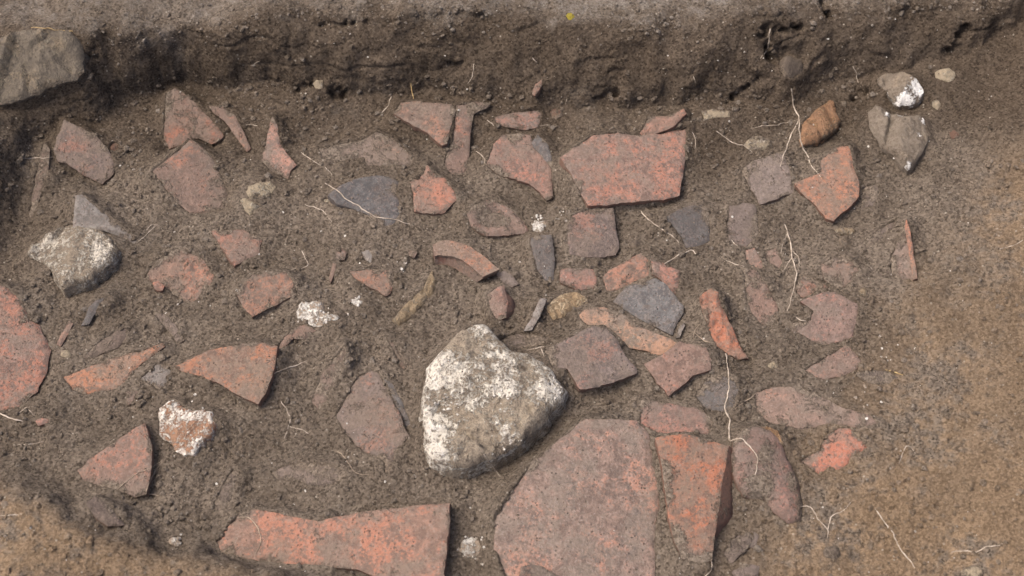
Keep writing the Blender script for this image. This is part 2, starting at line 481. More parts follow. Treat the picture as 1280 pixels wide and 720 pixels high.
S('pebble', 'stone', 'smooth cream oval pebble beside the forked root', ('cream',),
  [(930,182),(937,172),(950,169),(965,176),(966,184),(950,188),(936,187)], rock=8, dirt=.25, lift=4)
S('stone', 'stone', 'tapering orange-brown stone standing by the forked root under the bank', ('orange',),
  [(1000,174),(1004,153),(1020,138),(1037,125),(1043,129),(1045,142),(1051,153),(1042,164),(1024,177),(1003,182)], rock=16, lift=12, op={(.5,-.85):10}, dirt=.2)
S(T, 'tile', 'plain grey-brown square-cornered fragment left of the bright speckled orange tile', ('g', 0),
  [(925,212),(940,200),(960,194),(980,190),(986,205),(993,240),(975,246),(950,255),(944,243),(934,228)], op={(.3,-.9):9}, dirt=.3, lift=10, tilt=(.05,.15))
S(T, 'tile', 'bright speckled orange-pink fragment with a notched left side and pointed lower end', ('o', 3),
  [(993,229),(1010,222),(1026,214),(1026,200),(1040,187),(1056,180),(1062,180),(1066,204),(1074,225),(1074,245),(1063,257),(1042,276),(1032,272),(1013,249),(1003,241)], op={(.4,-.8):14}, lift=16, dirt=.12, tilt=(0,.1))
S('flint_nodule', 'flint', 'upper flint nodule with a bright white broken corner at the right end of the bank', ('flint',),
  [(1097,98),(1108,91),(1130,95),(1148,102),(1154,116),(1148,128),(1124,134),(1119,129),(1108,113),(1098,106)], rock=22, lift=14, op={Fp:12}, rough=4, dirt=.12, cr=[(1148,115,13,.6),(1131,130,12,.6)])
S('flint_nodule', 'flint', 'lower brown flint nodule with a thin white rind tapering to a glassy tip', ('flint',),
  [(1085,140),(1095,132),(1110,142),(1130,146),(1148,145),(1156,150),(1160,175),(1152,192),(1145,205),(1135,214),(1125,205),(1118,195),(1100,180),(1086,160)], rock=26, lift=14, op={Fp:12}, rough=4, dirt=.2, cr=[(1106,149,6,.35),(1122,151,5,.3),(1154,156,7,.45),(1147,172,6,.3),(1136,207,6,.3)])
S('pebble', 'stone', 'tiny pale pebble beside the white-cornered flint', ('cream',), [(1165,127),(1171,124),(1176,130),(1172,137),(1166,134)], rock=6, lift=4)
S('embedded_stone', 'stone', 'big grey lichen-spotted block embedded in the bank corner', ('bank',),
  [(5,47),(30,37),(60,37),(90,41),(100,50),(104,70),(106,90),(95,100),(75,105),(55,114),(30,125),(0,131),(-22,126),(-22,52)], rock=22, rough=6, lift=22, th=60, op={(.4,-.9):26}, tilt=(-.15,.55), dirt=.18)
S('pebble', 'stone', 'small round brown stone pressed into the bank foot beside a pale rootlet', ('brown',), [(688,140),(694,135),(703,137),(705,144),(700,149),(690,148)], rock=7, lift=4, dirt=.3)
S(P_, 'sherd', 'tiny tapering reddish chip sticking out of the bank face', ('p', 1), [(665,116),(668,105),(678,98),(676,108),(669,118)], lift=8, th=8, dirt=.25)
# --- second row
S(P_, 'sherd', 'pale grey triangular sherd leaning behind the left limestone', ('w', 0),
  [(93,244),(101,241),(111,251),(137,272),(158,288),(174,302),(171,306),(158,299),(142,292),(127,288),(110,290),(91,286)], tilt=(-.1,.4), dirt=.18, lift=12)
S('limestone_block', 'stone', 'rough cream-crusted limestone block on the left with soil on top', ('left',),
  [(33,320),(40,307),(63,291),(87,281),(98,283),(127,288),(140,301),(147,312),(144,325),(129,336),(116,349),(100,354),(79,361),(69,349),(63,336),(45,324)], rock=26, rough=6, lift=14, th=40, op={(.5,-.85):20}, dirt=.17, cr=[(125,322,16,.16),(60,312,18,.08)])
S('pebble', 'stone', 'upper of two cream chalky stones lying together in bare soil', ('cream',), [(308,240),(311,233),(322,229),(338,227),(344,234),(337,245),(325,249),(313,247)], rock=9, lift=6, dirt=.2)
S('pebble', 'stone', 'lower pointed one of two cream chalky stones lying together', ('cream',), [(300,250),(308,248),(318,253),(326,259),(318,264),(312,270),(306,262)], rock=7, lift=5, dirt=.1)
S(P_, 'sherd', 'small triangular terracotta sherd with a dark left edge and point turned down', ('p', 2),
  [(264,288),(285,286),(303,286),(328,299),(323,317),(303,326),(293,331),(282,317)], op={(-.8,-.5):7}, lift=9, dirt=.2)
S(T, 'tile', 'rough red flaking lump smeared with soil beside the small triangular sherd', ('o', 1),
  [(180,346),(192,328),(211,315),(227,309),(248,320),(264,333),(268,345),(258,365),(240,378),(222,377),(207,363),(190,355)], dirt=.42, bury=9, rough=4, lift=7)
S(T, 'tile', 'blotchy red tile fragment with a soil-covered middle next to the white plaster lump', ('p', 2),
  [(295,368),(305,350),(318,341),(340,339),(358,341),(366,350),(372,368),(355,375),(335,385),(315,396),(307,388),(300,378)], op={Fp:9}, dirt=.36, lift=12, tilt=(0,.15), rough=2)
S(P_, 'sherd', 'flat blue-grey sherd with a long white root running across it', ('b', 0),
  [(409,243),(425,231),(437,225),(458,219),(479,219),(495,221),(499,228),(496,241),(500,251),(499,267),(492,279),(479,284),(471,278),(458,267),(442,259),(421,254)], op={Lp:6}, dirt=.13, lift=7)
S(T, 'tile', 'speckled bright orange fragment with a pointed top beside the blue-grey sherd', ('o', 3),
  [(513,227),(529,217),(534,206),(542,214),(555,220),(569,241),(571,249),(563,257),(555,264),(542,267),(518,263),(517,249)], dirt=.24, lift=8, tilt=(0,.15))
S(P_, 'sherd', 'hollow red-rimmed sherd packed with soil behind the curved rim piece', ('p', 1),
  [(583,268),(590,256),(608,248),(622,248),(640,262),(655,275),(662,288),(655,291),(632,294),(608,295),(595,287),(588,280)], op={Fp:7}, dirt=.30, hollow=5, lift=12)
S(P_, 'sherd', 'smooth slate-grey blade-shaped sherd standing beside the pinkish square one', ('b', 0),
  [(662,303),(664,296),(676,293),(689,293),(693,312),(693,336),(691,354),(683,352),(670,336),(668,322)], op={Rp:9}, dirt=.06, lift=10, tilt=(-.1,.3))
S(T, 'tile', 'smooth squarish pale pink fragment in front of the large roof tile', ('g', 1),
  [(709,280),(715,268),(736,260),(767,259),(770,280),(774,309),(770,318),(746,321),(730,322),(712,317),(709,299)], op={Rp:11}, dirt=.15, lift=11)
S(P_, 'sherd', 'dusty blue-grey sherd half sunk in the soil under the roof tile corner', ('b', 0),
  [(828,272),(857,257),(878,255),(890,262),(887,278),(888,301),(875,309),(857,311),(852,296),(841,283)], dirt=.36, bury=7, lift=7, tilt=(-.1,.2))
S(P_, 'sherd', 'faint dust-covered grey sherd right of the half-sunk blue-grey one', ('g', 0),
  [(912,257),(928,252),(944,254),(949,275),(949,293),(934,309),(912,304),(908,280)], dirt=.36, bury=6, lift=7)
S(P_, 'sherd', 'small flat orange rectangular sherd left of the cracked orange pair', ('o', 3),
  [(700,338),(709,334),(725,334),(741,336),(746,349),(746,360),(720,361),(701,352)], dirt=.22, lift=7)
S(T, 'tile', 'mottled orange fragment, left one of a pair broken along one joint', ('o', 3),
  [(753,346),(759,338),(778,328),(801,315),(811,322),(813,333),(811,345),(788,354),(772,362),(759,362)], dirt=.2, lift=10, tilt=(.05,.15), rough=2)
S(T, 'tile', 'mottled orange fragment, right one of a pair, bent down behind the charcoal slab', ('o', 3),
  [(814,322),(830,329),(849,338),(851,347),(846,366),(838,374),(835,360),(825,348),(815,342)], dirt=.2, lift=9, tilt=(-.25,.1), rough=2)
S(T, 'tile', 'dark charcoal-grey rough slab lying over the orange pair', ('b', 0),
  [(765,377),(783,358),(800,352),(820,347),(835,357),(854,381),(854,390),(846,405),(841,418),(825,411),(799,399),(778,385)], dirt=.16, lift=15, op={Rp:9}, tilt=(.02,.12), dark=1)
S('stone', 'stone', 'yellow crumbly stone lump above the long tan tile', ('yellow',),
  [(683,384),(691,374),(707,366),(722,366),(736,374),(738,379),(722,384),(709,390),(706,396),(691,400),(687,392)], rock=10, lift=6, dirt=.1)
S(P_, 'sherd', 'thin grey sliver standing on edge beside the yellow stone', ('w', 0),
  [(655,412),(668,388),(675,372),(684,372),(676,392),(665,412)], lift=16, op={Rp:14}, th=24, dirt=.22, tilt=(.1,.2))
S(P_, 'sherd', 'small grey spike of pottery poking up beside the charcoal slab', ('w', 0), [(845,421),(850,405),(855,401),(856,407),(850,421)], lift=8, th=12, dirt=.25)
S(T, 'tile', 'long orange and tan tile fragment wedged between the charcoal slab and the grey-purple one', ('t', 3),
  [(722,392),(735,384),(754,382),(778,392),(801,407),(820,416),(838,423),(847,428),(838,438),(825,446),(809,438),(786,434),(770,421),(757,410),(735,409)], lift=9, dirt=.2, tilt=(-.02,.25))
S(T, 'tile', 'thick grey-purple fragment with a dark lower edge beside the big crusted boulder', ('g', 1),
  [(680,437),(706,424),(741,407),(759,409),(772,424),(783,445),(797,462),(796,466),(762,479),(741,485),(725,486),(712,466),(709,461),(691,460)], lift=20, th=28, op={(.2,-1):20}, dirt=.12, tilt=(.02,.1))
S(T, 'tile', 'pinkish grey kite-shaped fragment right of the thick grey-purple one', ('p', 0),
  [(805,454),(825,444),(849,427),(870,430),(883,434),(890,448),(889,462),(867,469),(852,482),(836,494),(820,477)], lift=16, op={(.2,-1):14}, dirt=.14, tilt=(0,.12))
S(P_, 'sherd', 'dark grey rounded sherd under the kite-shaped fragment beside a hanging root', ('b', 0),
  [(868,495),(885,472),(904,466),(920,477),(923,490),(918,508),(910,515),(880,511)], dirt=.38, bury=7, lift=7, dark=1)
S(T, 'tile', 'long narrow bright orange brick chunk slanting above the hanging root', ('o', 3),
  [(875,371),(882,363),(890,359),(898,366),(904,384),(918,413),(924,429),(930,440),(936,449),(920,447),(910,442),(896,434),(886,411),(879,390)], lift=16, rough=4, dirt=.14, op={Rp:10}, th=22, tilt=(-.1,.25))
S(T, 'tile', 'orange-pink tile strip lying behind the large flat tile and the tall orange tile', ('o', 2),
  [(801,498),(830,503),(867,508),(887,519),(891,530),(885,545),(850,543),(822,543),(800,530)], dirt=.22, lift=8, tilt=(0,.1))
# --- right side
S(P_, 'sherd', 'ragged small orange chip in dust left of the branching root', ('o', 2), [(931,312),(944,309),(951,322),(955,336),(947,338),(933,328)], dirt=.25, bury=3, lift=7)
S(P_, 'sherd', 'small dusty purplish sherd touching the branching root', ('p', 0), [(955,312),(971,309),(979,328),(974,336),(958,325)], dirt=.34, lift=6, bury=4)
S(T, 'tile', 'dusty pink rounded fragment behind the larger pinkish grey one', ('p', 0), [(1025,330),(1048,318),(1056,317),(1075,336),(1064,352),(1052,362),(1030,350)], dirt=.3, bury=5, lift=8)
S(T, 'tile', 'dusty pinkish grey fragment with a straight right edge on the tan side of the trench', ('p', 1),
  [(1000,376),(1027,366),(1042,363),(1071,379),(1073,390),(1066,421),(1056,424),(1045,429),(1027,432),(1013,424),(990,413),(992,403),(1013,400),(1016,387)], dirt=.16, lift=12, op={Rp:10}, bury=2)
S(T, 'tile', 'dull pink wedge below the pinkish grey straight-edged fragment', ('p', 1), [(1005,462),(1029,448),(1056,432),(1063,434),(1077,450),(1074,461),(1050,471),(1027,474)], dirt=.2, lift=9, bury=2, op={Rp:6})
S(P_, 'sherd', 'low earth-coloured sherd beside a bit of yellow straw', ('g', 0), [(1066,466),(1082,461),(1108,462),(1124,471),(1114,479),(1092,482)], dirt=.5, bury=8, lift=5)
S(P_, 'sherd', 'steep earth-covered sherd on the right slope showing a thin orange edge', ('p', 0),
  [(1112,325),(1122,302),(1134,272),(1139,295),(1144,325),(1146,348),(1130,350),(1115,345)], dirt=.42, bury=4, lift=14, tilt=(.15,.3), op={Rp:6})
S('broken_edge', 'edge', '', ('o', 3), [(1133,272),(1138,288),(1143,318),(1147,347),(1141,349),(1138,322),(1134,300),(1131,282)], dirt=.02, lift=20, th=10, tilt=(.15,.3), noter=1, part_of='steep earth-covered')
S(P_, 'sherd', 'low dusty sherd just right of the bright speckled orange fragment', ('g', 0), [(1077,235),(1088,229),(1099,228),(1101,240),(1092,258),(1076,262)], dirt=.52, bury=7, lift=5)
S(P_, 'sherd', 'long grey dusty strip below the flints on the right slope', ('g', 0), [(1081,306),(1098,285),(1122,274),(1116,288),(1099,305)], dirt=.5, bury=5, lift=6)
S(T, 'tile', 'wide flat dust-veiled grey-pink tile lying above the pink patchy fragment', ('p', 0),
  [(942,490),(965,482),(990,481),(1020,490),(1050,505),(1088,518),(1101,530),(1075,535),(1040,530),(1000,537),(960,530),(945,515)], dirt=.32, bury=8, lift=8)
S(T, 'tile', 'patchy pink fragment with soil holes through its face below the dust-veiled tile', ('o', 3),
  [(998,577),(1024,562),(1034,543),(1050,534),(1063,535),(1074,546),(1087,559),(1063,572),(1061,580),(1050,587),(1037,583),(1024,595),(1013,585)], dirt=.24, lift=8, bury=4)
S('vessel_fragment', 'sherd', 'arched red vessel wall fragment coated with earth beside the tall orange tile', ('o', 1),
  [(917,548),(928,536),(945,531),(965,538),(978,553),(985,575),(998,600),(1004,630),(1002,652),(986,655),(968,642),(955,624),(930,621),(918,598),(914,570)], dirt=.27, bury=3, lift=14, mud=[(956,572,15,.4),(952,612,14,.5),(990,600,10,.35),(930,540,10,.4)], dome=14, op={(-1,-.2):10})
S(P_, 'sherd', 'small brown angular sherd in the hollow beside the lower end of the tall orange tile', ('d', 0), [(904,692),(914,674),(937,664),(942,672),(932,688),(914,704)], dirt=.3, lift=8, op={Fp:5})
# --- front
S(T, 'tile', 'very large flat pitted pinkish tile slab in front of the crusted boulder', ('p', 1),
  [(731,523),(796,524),(812,539),(819,583),(827,632),(821,655),(817,765),(700,768),(640,742),(617,684),(618,641),(662,580),(700,548)], op={Rp:13}, lift=16, th=28, dirt=.06, tilt=(0,.05), bow=.006)
S(P_, 'sherd', 'rust-brown curved sherd lying on the near end of the very large tile slab', ('d', 2), [(650,708),(664,705),(677,707),(695,716),(700,738),(652,740)], lift=32, th=12, dirt=.1, op={Fp:3}, noter=1)
S(T, 'tile', 'tall bright orange tile fragment with a thick shaded right side', ('o', 2),
  [(819,546),(857,542),(885,549),(911,557),(904,596),(897,649),(890,700),(875,705),(852,697),(842,675),(835,640),(830,600),(824,565)], mud=[(826,585,11,.7),(830,620,10,.8),(838,670,13,.8),(858,700,13,.7),(880,712,8,.4)], lift=26, th=45, op={Rp:30}, tilt=(.0,.05), dirt=.18, flare=(Rp,26), sig=.034)
S(T, 'tile', 'long flat orange-pink tile beside the near bank with a wavy far edge', ('o', 2),
  [(270,676),(285,655),(300,640),(320,636),(345,640),(378,648),(397,651),(430,643),(470,637),(520,630),(563,627),(561,660),(557,700),(554,740),(500,735),(450,712),(400,706),(345,704),(310,699),(275,690)], op={Rp:20}, lift=14, th=26, dirt=.22, tilt=(.06,.06))
S(T, 'tile', 'reddish triangular tile fragment with a shaded right side near the near bank', ('p', 2),
  [(96,587),(108,575),(132,559),(158,541),(180,527),(184,535),(189,556),(190,583),(183,617),(169,621),(148,613),(124,607),(103,599)], op={Rp:16}, lift=12, dirt=.24, tilt=(.08,.12))
S(T, 'tile', 'crisp triangular orange-pink tile with a dark broken front edge', ('p', 2),
  [(219,457),(240,447),(265,436),(290,430),(310,428),(325,427),(346,432),(345,450),(340,470),(332,490),(322,504),(300,495),(275,480),(250,469),(228,464)], op={(.3,-1):17}, lift=20, th=20, dirt=.12, tilt=(.05,.12))
S(T, 'tile', 'large rounded red tile at the left edge of the pit with a crack across it', ('p', 2),
  [(-24,350),(5,357),(16,364),(33,386),(37,399),(49,406),(63,439),(58,462),(47,489),(22,509),(-24,518)], op={Rp:5}, lift=11, dirt=.16, tilt=(-.12,.1), mud=[(8,372,14,.25),(30,400,10,.3)])
S(P_, 'sherd', 'tiny red rod-like sherd beside the large rounded red tile', ('o', 1), [(70,428),(76,417),(86,400),(91,404),(83,419),(75,432)], lift=8, th=9, dirt=.15, op={Fp:3})
S(P_, 'sherd', 'small orange chip by the white roots near the large rounded red tile', ('o', 2), [(43,524),(52,521),(62,523),(61,528),(48,531)], lift=5, th=8, dirt=.3)
S(T, 'tile', 'long tapering red sherd with a raised upper edge left of the crisp triangular tile', ('p', 2),
  [(79,471),(105,461),(132,448),(171,438),(203,428),(206,432),(182,450),(166,463),(158,476),(145,486),(127,487),(105,494),(90,487)], lift=9, dirt=.27, op={Bp:3}, bury=3, tilt=(0,.15))
S(P_, 'sherd', 'dark grey leaf-shaped sherd behind the long tapering red one', ('d', 0), [(103,447),(124,426),(142,413),(158,409),(159,419),(150,432),(132,440),(113,448)], dirt=.32, lift=7, tilt=(0,.3))
S(P_, 'sherd', 'narrow bluish grey flake sticking up between the left limestone and the leaf-shaped sherd', ('b', 0), [(101,406),(111,384),(119,374),(133,370),(123,383),(117,394),(111,405)], dirt=.3, lift=8, tilt=(0,.3))
S(P_, 'sherd', 'small dusty blue-grey sherd between the tapering red and crisp triangular tiles', ('w', 0), [(174,474),(195,455),(206,453),(216,463),(208,479),(200,488),(185,479)], dirt=.36, lift=6, bury=5)
S('plaster_lump', 'plaster', 'crumbly white and orange plaster lump above the triangular tile fragment by the near bank', ('pinkwhite',),
  [(197,515),(205,505),(211,501),(224,503),(238,516),(252,513),(262,516),(270,530),(263,540),(250,555),(243,566),(230,572),(215,558),(200,545)], rock=12, lift=7, rough=4, dirt=.08)
S('plaster_lump', 'plaster', 'small crumbly white plaster lump between the blotchy red tile and the thin orange arc', ('white',),
  [(371,400),(375,376),(389,378),(402,380),(406,391),(421,394),(422,401),(408,401),(402,408),(394,409),(383,404)], rock=9, lift=6, rough=3, dirt=.1)
S(P_, 'sherd', 'thin orange arc-shaped sherd edge curving below the small white plaster lump', ('o', 1), [(345,437),(357,419),(368,409),(381,405),(395,412),(380,424),(366,423),(353,437)], dirt=.3, lift=9, op={Fp:5})
S(T, 'tile', 'soil-coated reddish sherd sloping left of the grey pointed fragment', ('p', 1), [(388,502),(400,470),(415,450),(430,430),(434,440),(426,465),(412,492),(400,514)], dirt=.52, bury=8, lift=8, tilt=(.2,.3))
S(T, 'tile', 'dusty grey-pink pointed fragment with a narrow tail left of the crusted boulder', ('g', 1),
  [(420,520),(433,494),(447,471),(463,462),(474,466),(482,482),(492,503),(500,519),(507,537),(512,545),(505,552),(494,563),(491,580),(485,594),(480,592),(479,575),(465,571),(445,556),(430,540)], dirt=.27, lift=10, bury=3, op={Rp:5})
S(P_, 'sherd', 'narrow reddish sliver between the dusty pointed fragment and the crusted boulder', ('p', 2), [(481,421),(492,427),(505,448),(514,456),(505,462),(499,457),(491,437)], dirt=.42, lift=8, bury=4)
S(P_, 'sherd', 'small flat orange sherd with a straight far edge left of the bone fragment', ('o', 2), [(437,339),(458,336),(492,338),(493,350),(487,366),(482,369),(465,359),(447,350)], dirt=.22, lift=7, op={Fp:5})
S(P_, 'sherd', 'tiny pink round chip in soil below the blue-grey sherd', ('p', 1), [(418,316),(427,309),(434,316),(430,324),(419,325)], dirt=.3, lift=5, th=8)
S('bone_fragment', 'bone', 'yellowish tan bone-like fragment bent in the middle below the curved rim piece', ('bone',),
  [(490,400),(500,388),(515,372),(530,360),(534,348),(540,338),(546,350),(542,366),(533,375),(524,386),(510,400),(497,408)], rock=9, lift=5, dirt=.15)
S(P_, 'sherd', 'small upright pink block-like sherd with a shaded right side below the rim piece', ('p', 2), [(609,367),(620,358),(630,356),(635,375),(633,397),(624,401),(614,390)], op={Rp:14}, lift=16, th=22, dirt=.12, tilt=(-.15,.2), flare=(Rp,14))
S(P_, 'sherd', 'flat dusty grey sherd above the long flat orange-pink tile', ('g', 0), [(336,590),(355,582),(385,576),(415,580),(434,590),(425,600),(405,608),(385,606),(370,599),(345,600)], dirt=.45, lift=7, bury=6, op={Fp:5})
S(P_, 'sherd', 'dark steep earth-covered sherd edge right of the reddish triangular fragment', ('d', 0), [(268,628),(280,602),(292,585),(298,590),(293,612),(284,634),(273,638)], dirt=.45, lift=9, bury=4, op={Rp:6})
S(P_, 'sherd', 'brown sherd lying at the lip of the near bank', ('d', 0), [(107,628),(120,619),(138,632),(156,656),(135,658),(118,645)], dirt=.25, lift=10)
S(P_, 'sherd', 'flat earth-coloured sherd touching the upper right of the crusted boulder', ('g', 0), [(622,426),(645,416),(668,417),(690,421),(678,431),(650,437),(630,436)], dirt=.46, lift=6, bury=6)
S('boulder', 'boulder', 'big pointed boulder with white lime crust in the middle of the trench', ('lime',),
  [(533,462),(545,447),(560,430),(575,415),(595,405),(610,408),(620,420),(640,440),(660,443),(672,450),(685,458),(697,472),(708,490),(705,503),(690,516),(680,530),(665,543),(650,555),(630,567),(605,577),(580,586),(560,583),(540,576),(531,562),(530,530),(527,505),(530,485)],
  rock=34, lift=32, th=80, rough=9, facets=2, op={(.45,-.9):30}, dirt=.08, mud=[(590,584,20,.4),(632,570,16,.4),(668,546,15,.4),(697,512,12,.3),(575,438,11,.45),(655,468,8,.3),(605,545,14,.25)],
  cr=[(545,470,22,.15),(540,535,20,.14),(545,570,18,.13),(690,480,20,.14),(600,415,14,.06),(625,455,16,.05),(632,495,16,.10),(575,440,16,-.22),(655,468,14,-.10),(590,560,28,-.14),(660,525,24,-.14)])
S(P_, 'sherd', 'tiny grey flake in soil left of the curved jar rim', ('w', 0), [(452,314),(460,311),(466,320),(464,329),(457,324)], dirt=.3, lift=5, th=8)
S(P_, 'sherd', 'thin reddish strip of pottery below the tiny pink round chip', ('p', 1), [(416,327),(420,330),(417,343),(413,353),(411,350),(413,338)], dirt=.38, lift=5, th=8)
S(P_, 'sherd', 'tiny pink chip left of the curved jar rim', ('p', 2), [(508,312),(515,308),(521,314),(518,321),(511,319)], dirt=.36, lift=5, th=8)
S(P_, 'sherd', 'tiny bright orange chip at the corner of the rough red flaking lump', ('o', 3), [(190,352),(197,350),(206,356),(203,363),(193,360)], dirt=.06, lift=11, th=10)
S(P_, 'sherd', 'curved earth-coloured sherd ridge above the crisp triangular tile', ('g', 0), [(188,388),(203,390),(220,405),(230,424),(221,430),(212,414),(200,403)], dirt=.45, lift=7)
S(P_, 'sherd', 'faint pink sherd smear below the long tapering red one', ('p', 1), [(156,490),(164,485),(172,489),(168,500),(160,505)], dirt=.42, lift=4, th=8)
S(T, 'tile', 'broad dusty mauve tile sunk left of the branching root', ('p', 0), [(928,335),(945,337),(962,358),(974,388),(972,404),(955,409),(940,392),(931,365)], dirt=.42, lift=5, bury=6)
S(T, 'tile', 'dusty pinkish corner piece behind the straight-edged pinkish grey fragment', ('p', 1), [(998,341),(1014,344),(1040,360),(1026,364),(1001,375),(994,360)], dirt=.42, lift=5, bury=4)
S(P_, 'sherd', 'pale grey-pink sherd above the small brown angular one', ('g', 1), [(912,674),(924,667),(943,671),(941,662),(950,668),(946,683),(926,686)], dirt=.26, lift=6)
S(P_, 'sherd', 'grey sherd in front of the small brown angular one', ('g', 0), [(914,714),(930,704),(949,708),(947,727),(918,729)], dirt=.28, lift=7)
S('stone', 'stone', 'cream and orange knob of stone on top of the arched vessel fragment', ('orange',), [(945,538),(958,532),(972,539),(981,556),(974,560),(962,548),(950,545)], rock=8, lift=17, dirt=.15)
S(P_, 'sherd', 'small grey sherd behind the broken end of the curved jar rim', ('g', 0), [(621,341),(631,337),(641,345),(649,354),(640,359),(628,353)], dirt=.32, lift=7)
S(P_, 'sherd', 'narrow bluish dusty sherd along the right side of the dusty pointed fragment', ('b', 0), [(480,473),(490,478),(504,503),(514,530),(508,536),(496,510)], dirt=.36, lift=6)
S('pebble', 'stone', 'pinkish pebble right of the brown flint nodule', ('brown',), [(1187,166),(1193,162),(1200,165),(1199,172),(1190,173)], rock=5, lift=4, dirt=.2)
S('stone', 'stone', 'low pale stone below the wavy root on the right slope', ('cream',), [(1200,716),(1208,708),(1222,707),(1231,714),(1226,728),(1206,728)], rock=6, lift=4, dirt=.35)
S(P_, 'sherd', 'short orange edge of a sherd left of the steep earth-covered one', ('o', 1), [(1112,322),(1118,312),(1124,304),(1126,309),(1121,318),(1115,326)], dirt=.42, lift=6, th=8)
# small clods and pebbles one can pick out
for nm, ct, lb, sf, cx, cy, rx, ry, hh in [
    ('soil_clod', 'clod', 'rounded dark clod in the hollow of the bank', 'clod', 988, 84, 17, 14, 16),
    ('soil_clod', 'clod', 'small dark clod under the yellow-brown chip below the bright speckled fragment', 'clod', 1056, 303, 9, 9, 9),
    ('pebble', 'stone', 'flat yellowish chip resting on a dark clod below the bright speckled fragment', 'bone', 1056, 289, 13, 5, 7),
    ('pebble', 'stone', 'small tan pebble above the dusty pinkish grey straight-edged fragment', 'bone', 1079, 365, 6, 5, 6),
    ('pebble', 'stone', 'pale grey pebble lying between the root and the dull pink wedge', 'cream', 965, 456, 7, 5, 6),
    ('pebble', 'stone', 'small grey pebble above the pale grey one beside the branching root', 'clod', 978, 436, 5, 5, 5),
    ('pebble', 'stone', 'small yellow-grey pebble beside the large rounded red tile', 'cream', 83, 442, 6, 5, 5),
    ('pebble', 'stone', 'cream triangular pebble in the bank face below a dark pit', 'cream', 398, 105, 7, 7, 7),
    ('pebble', 'stone', 'small round stone in front of the squarish pale pink fragment', 'clod', 794, 306, 7, 6, 6),
    ('pebble', 'stone', 'pale worn stone on the bank slope above the flints', 'cream', 1183, 94, 14, 9, 8),
    ('pebble', 'stone', 'small pinkish stone beside the standing grey-faced sherd', 'brown', 143, 184, 7, 6, 6),
    ('soil_clod', 'clod', 'dark clod beside the white and orange plaster lump', 'clod', 262, 555, 9, 8, 9),
    ('soil_clod', 'clod', 'dark crumbling clod below the forked white root on the right', 'clod', 1040, 690, 13, 8, 8),
    ('lichen_tuft', 'lichen', 'bright yellow tuft of lichen on the lip of the bank', 'lichen', 713, 21, 5, 4, 5),
    ('plaster_lump', 'plaster', 'small white plaster fleck left of the bone-like fragment', 'white', 446, 377, 9, 4, 4),
    ('plaster_lump', 'plaster', 'white plaster crumb on the near bank edge', 'white', 219, 678, 9, 5, 5),
    ('pebble', 'stone', 'small cream chip below the left tip of the blue-grey sherd', 'cream', 410, 252, 7, 4, 4),
    ('plaster_lump', 'plaster', 'white plaster smear in the gap between the long and very large tiles', 'white', 588, 684, 17, 14, 6),
    ('plaster_lump', 'plaster', 'white plaster crumbs above the slate-grey blade-shaped sherd', 'white', 674, 283, 9, 8, 5),
]:
    k = 9
    S(nm, ct, lb, (sf,), [(cx + rx * math.cos(i * 2 * math.pi / k) * random.uniform(.75, 1.15), cy + ry * math.sin(i * 2 * math.pi / k) * random.uniform(.75, 1.15)) for i in range(k)],
      rock=hh, lift=3, th=14, dirt=.12 if sf != 'clod' else .3, rough=3 if 'plaster' in nm else 1)

RIM = dict(outer=[(541,306),(548,302),(556,300),(566,301),(578,304),(590,310),(602,318),(614,328),(624,337)],
           inner=[(543,320),(549,319),(558,319),(568,321),(577,325),(585,330),(592,336),(598,341),(603,346)],
           foot=[(543,334),(550,334),(558,335),(568,337),(576,341),(582,345),(588,349),(592,351),(595,353)])

# ------------------------------------------------------------------ place the finds on planes resting in the soil
for f in FINDS:
    pts = f['pts']
    c = pts.mean(0)
    p = hit_base(*c)
    a, b = f.get('tilt', (random.uniform(-.16, .16), random.uniform(-.05, .22)))
    gx = (base(np.array([p[0] + .03]), np.array([p[1]]))[0] - base(np.array([p[0] - .03]), np.array([p[1]]))[0]) / .06
    if f['name'] in ('embedded_stone',) or abs(gx) > 1: gx = 0
    a += np.clip(gx, -.25, .25)
    if not f.get('op') and not f.get('bury') and not f.get('rock'):
        f['op'] = {(random.uniform(-1, 1), -1): 6}
    z0 = p[2] + f.get('lift', 6) * (1.0 if f.get('bury') else 1.2) / 1000.0
    nrm = np.array([-a, -b, 1.0])
    c3 = at_z(c[0], c[1], z0)
    W3 = []
    for q in pts:
        d = ray(*q)
        t = (nrm @ (c3 - CAM)) / (nrm @ d)
        W3.append(CAM + t * d)
    W3 = np.array(W3)
    f['poly'] = W3; f['c3'] = c3; f['ab'] = (a, b)
    f['size'] = math.sqrt(abs(0.5 * np.sum(W3[:, 0] * np.roll(W3[:, 1], -1) - np.roll(W3[:, 0], -1) * W3[:, 1])))

_rc = hit_base(582, 325)
RIM_Z = _rc[2] + 0.020
RIM_O = np.array([at_z(x, y, RIM_Z) for x, y in RIM['outer']])
RIM_I = np.array([at_z(x, y, RIM_Z) for x, y in RIM['inner']])
RIM_F = np.array([at_z(x, y, RIM_Z - 0.024) for x, y in RIM['foot']])

# ------------------------------------------------------------------ the ground: one sheet, fine in the trench, coarse far off
def axis(lo, hi, steps, far):
    ax = [lo]
    for end, st in steps:
        n = max(1, int(round((end - ax[-1]) / st)))
        ax += list(np.linspace(ax[-1], end, n + 1)[1:])
    out = []
    s, v = steps[-1][1], ax[-1]
    while v < far[1]:
        s *= 1.22; v += s; out.append(v)
    pre = []
    s, v = steps[0][1], ax[0]
    while v > far[0]:
        s *= 1.22; v -= s; pre.append(v)
    return np.array(pre[::-1] + ax + out)


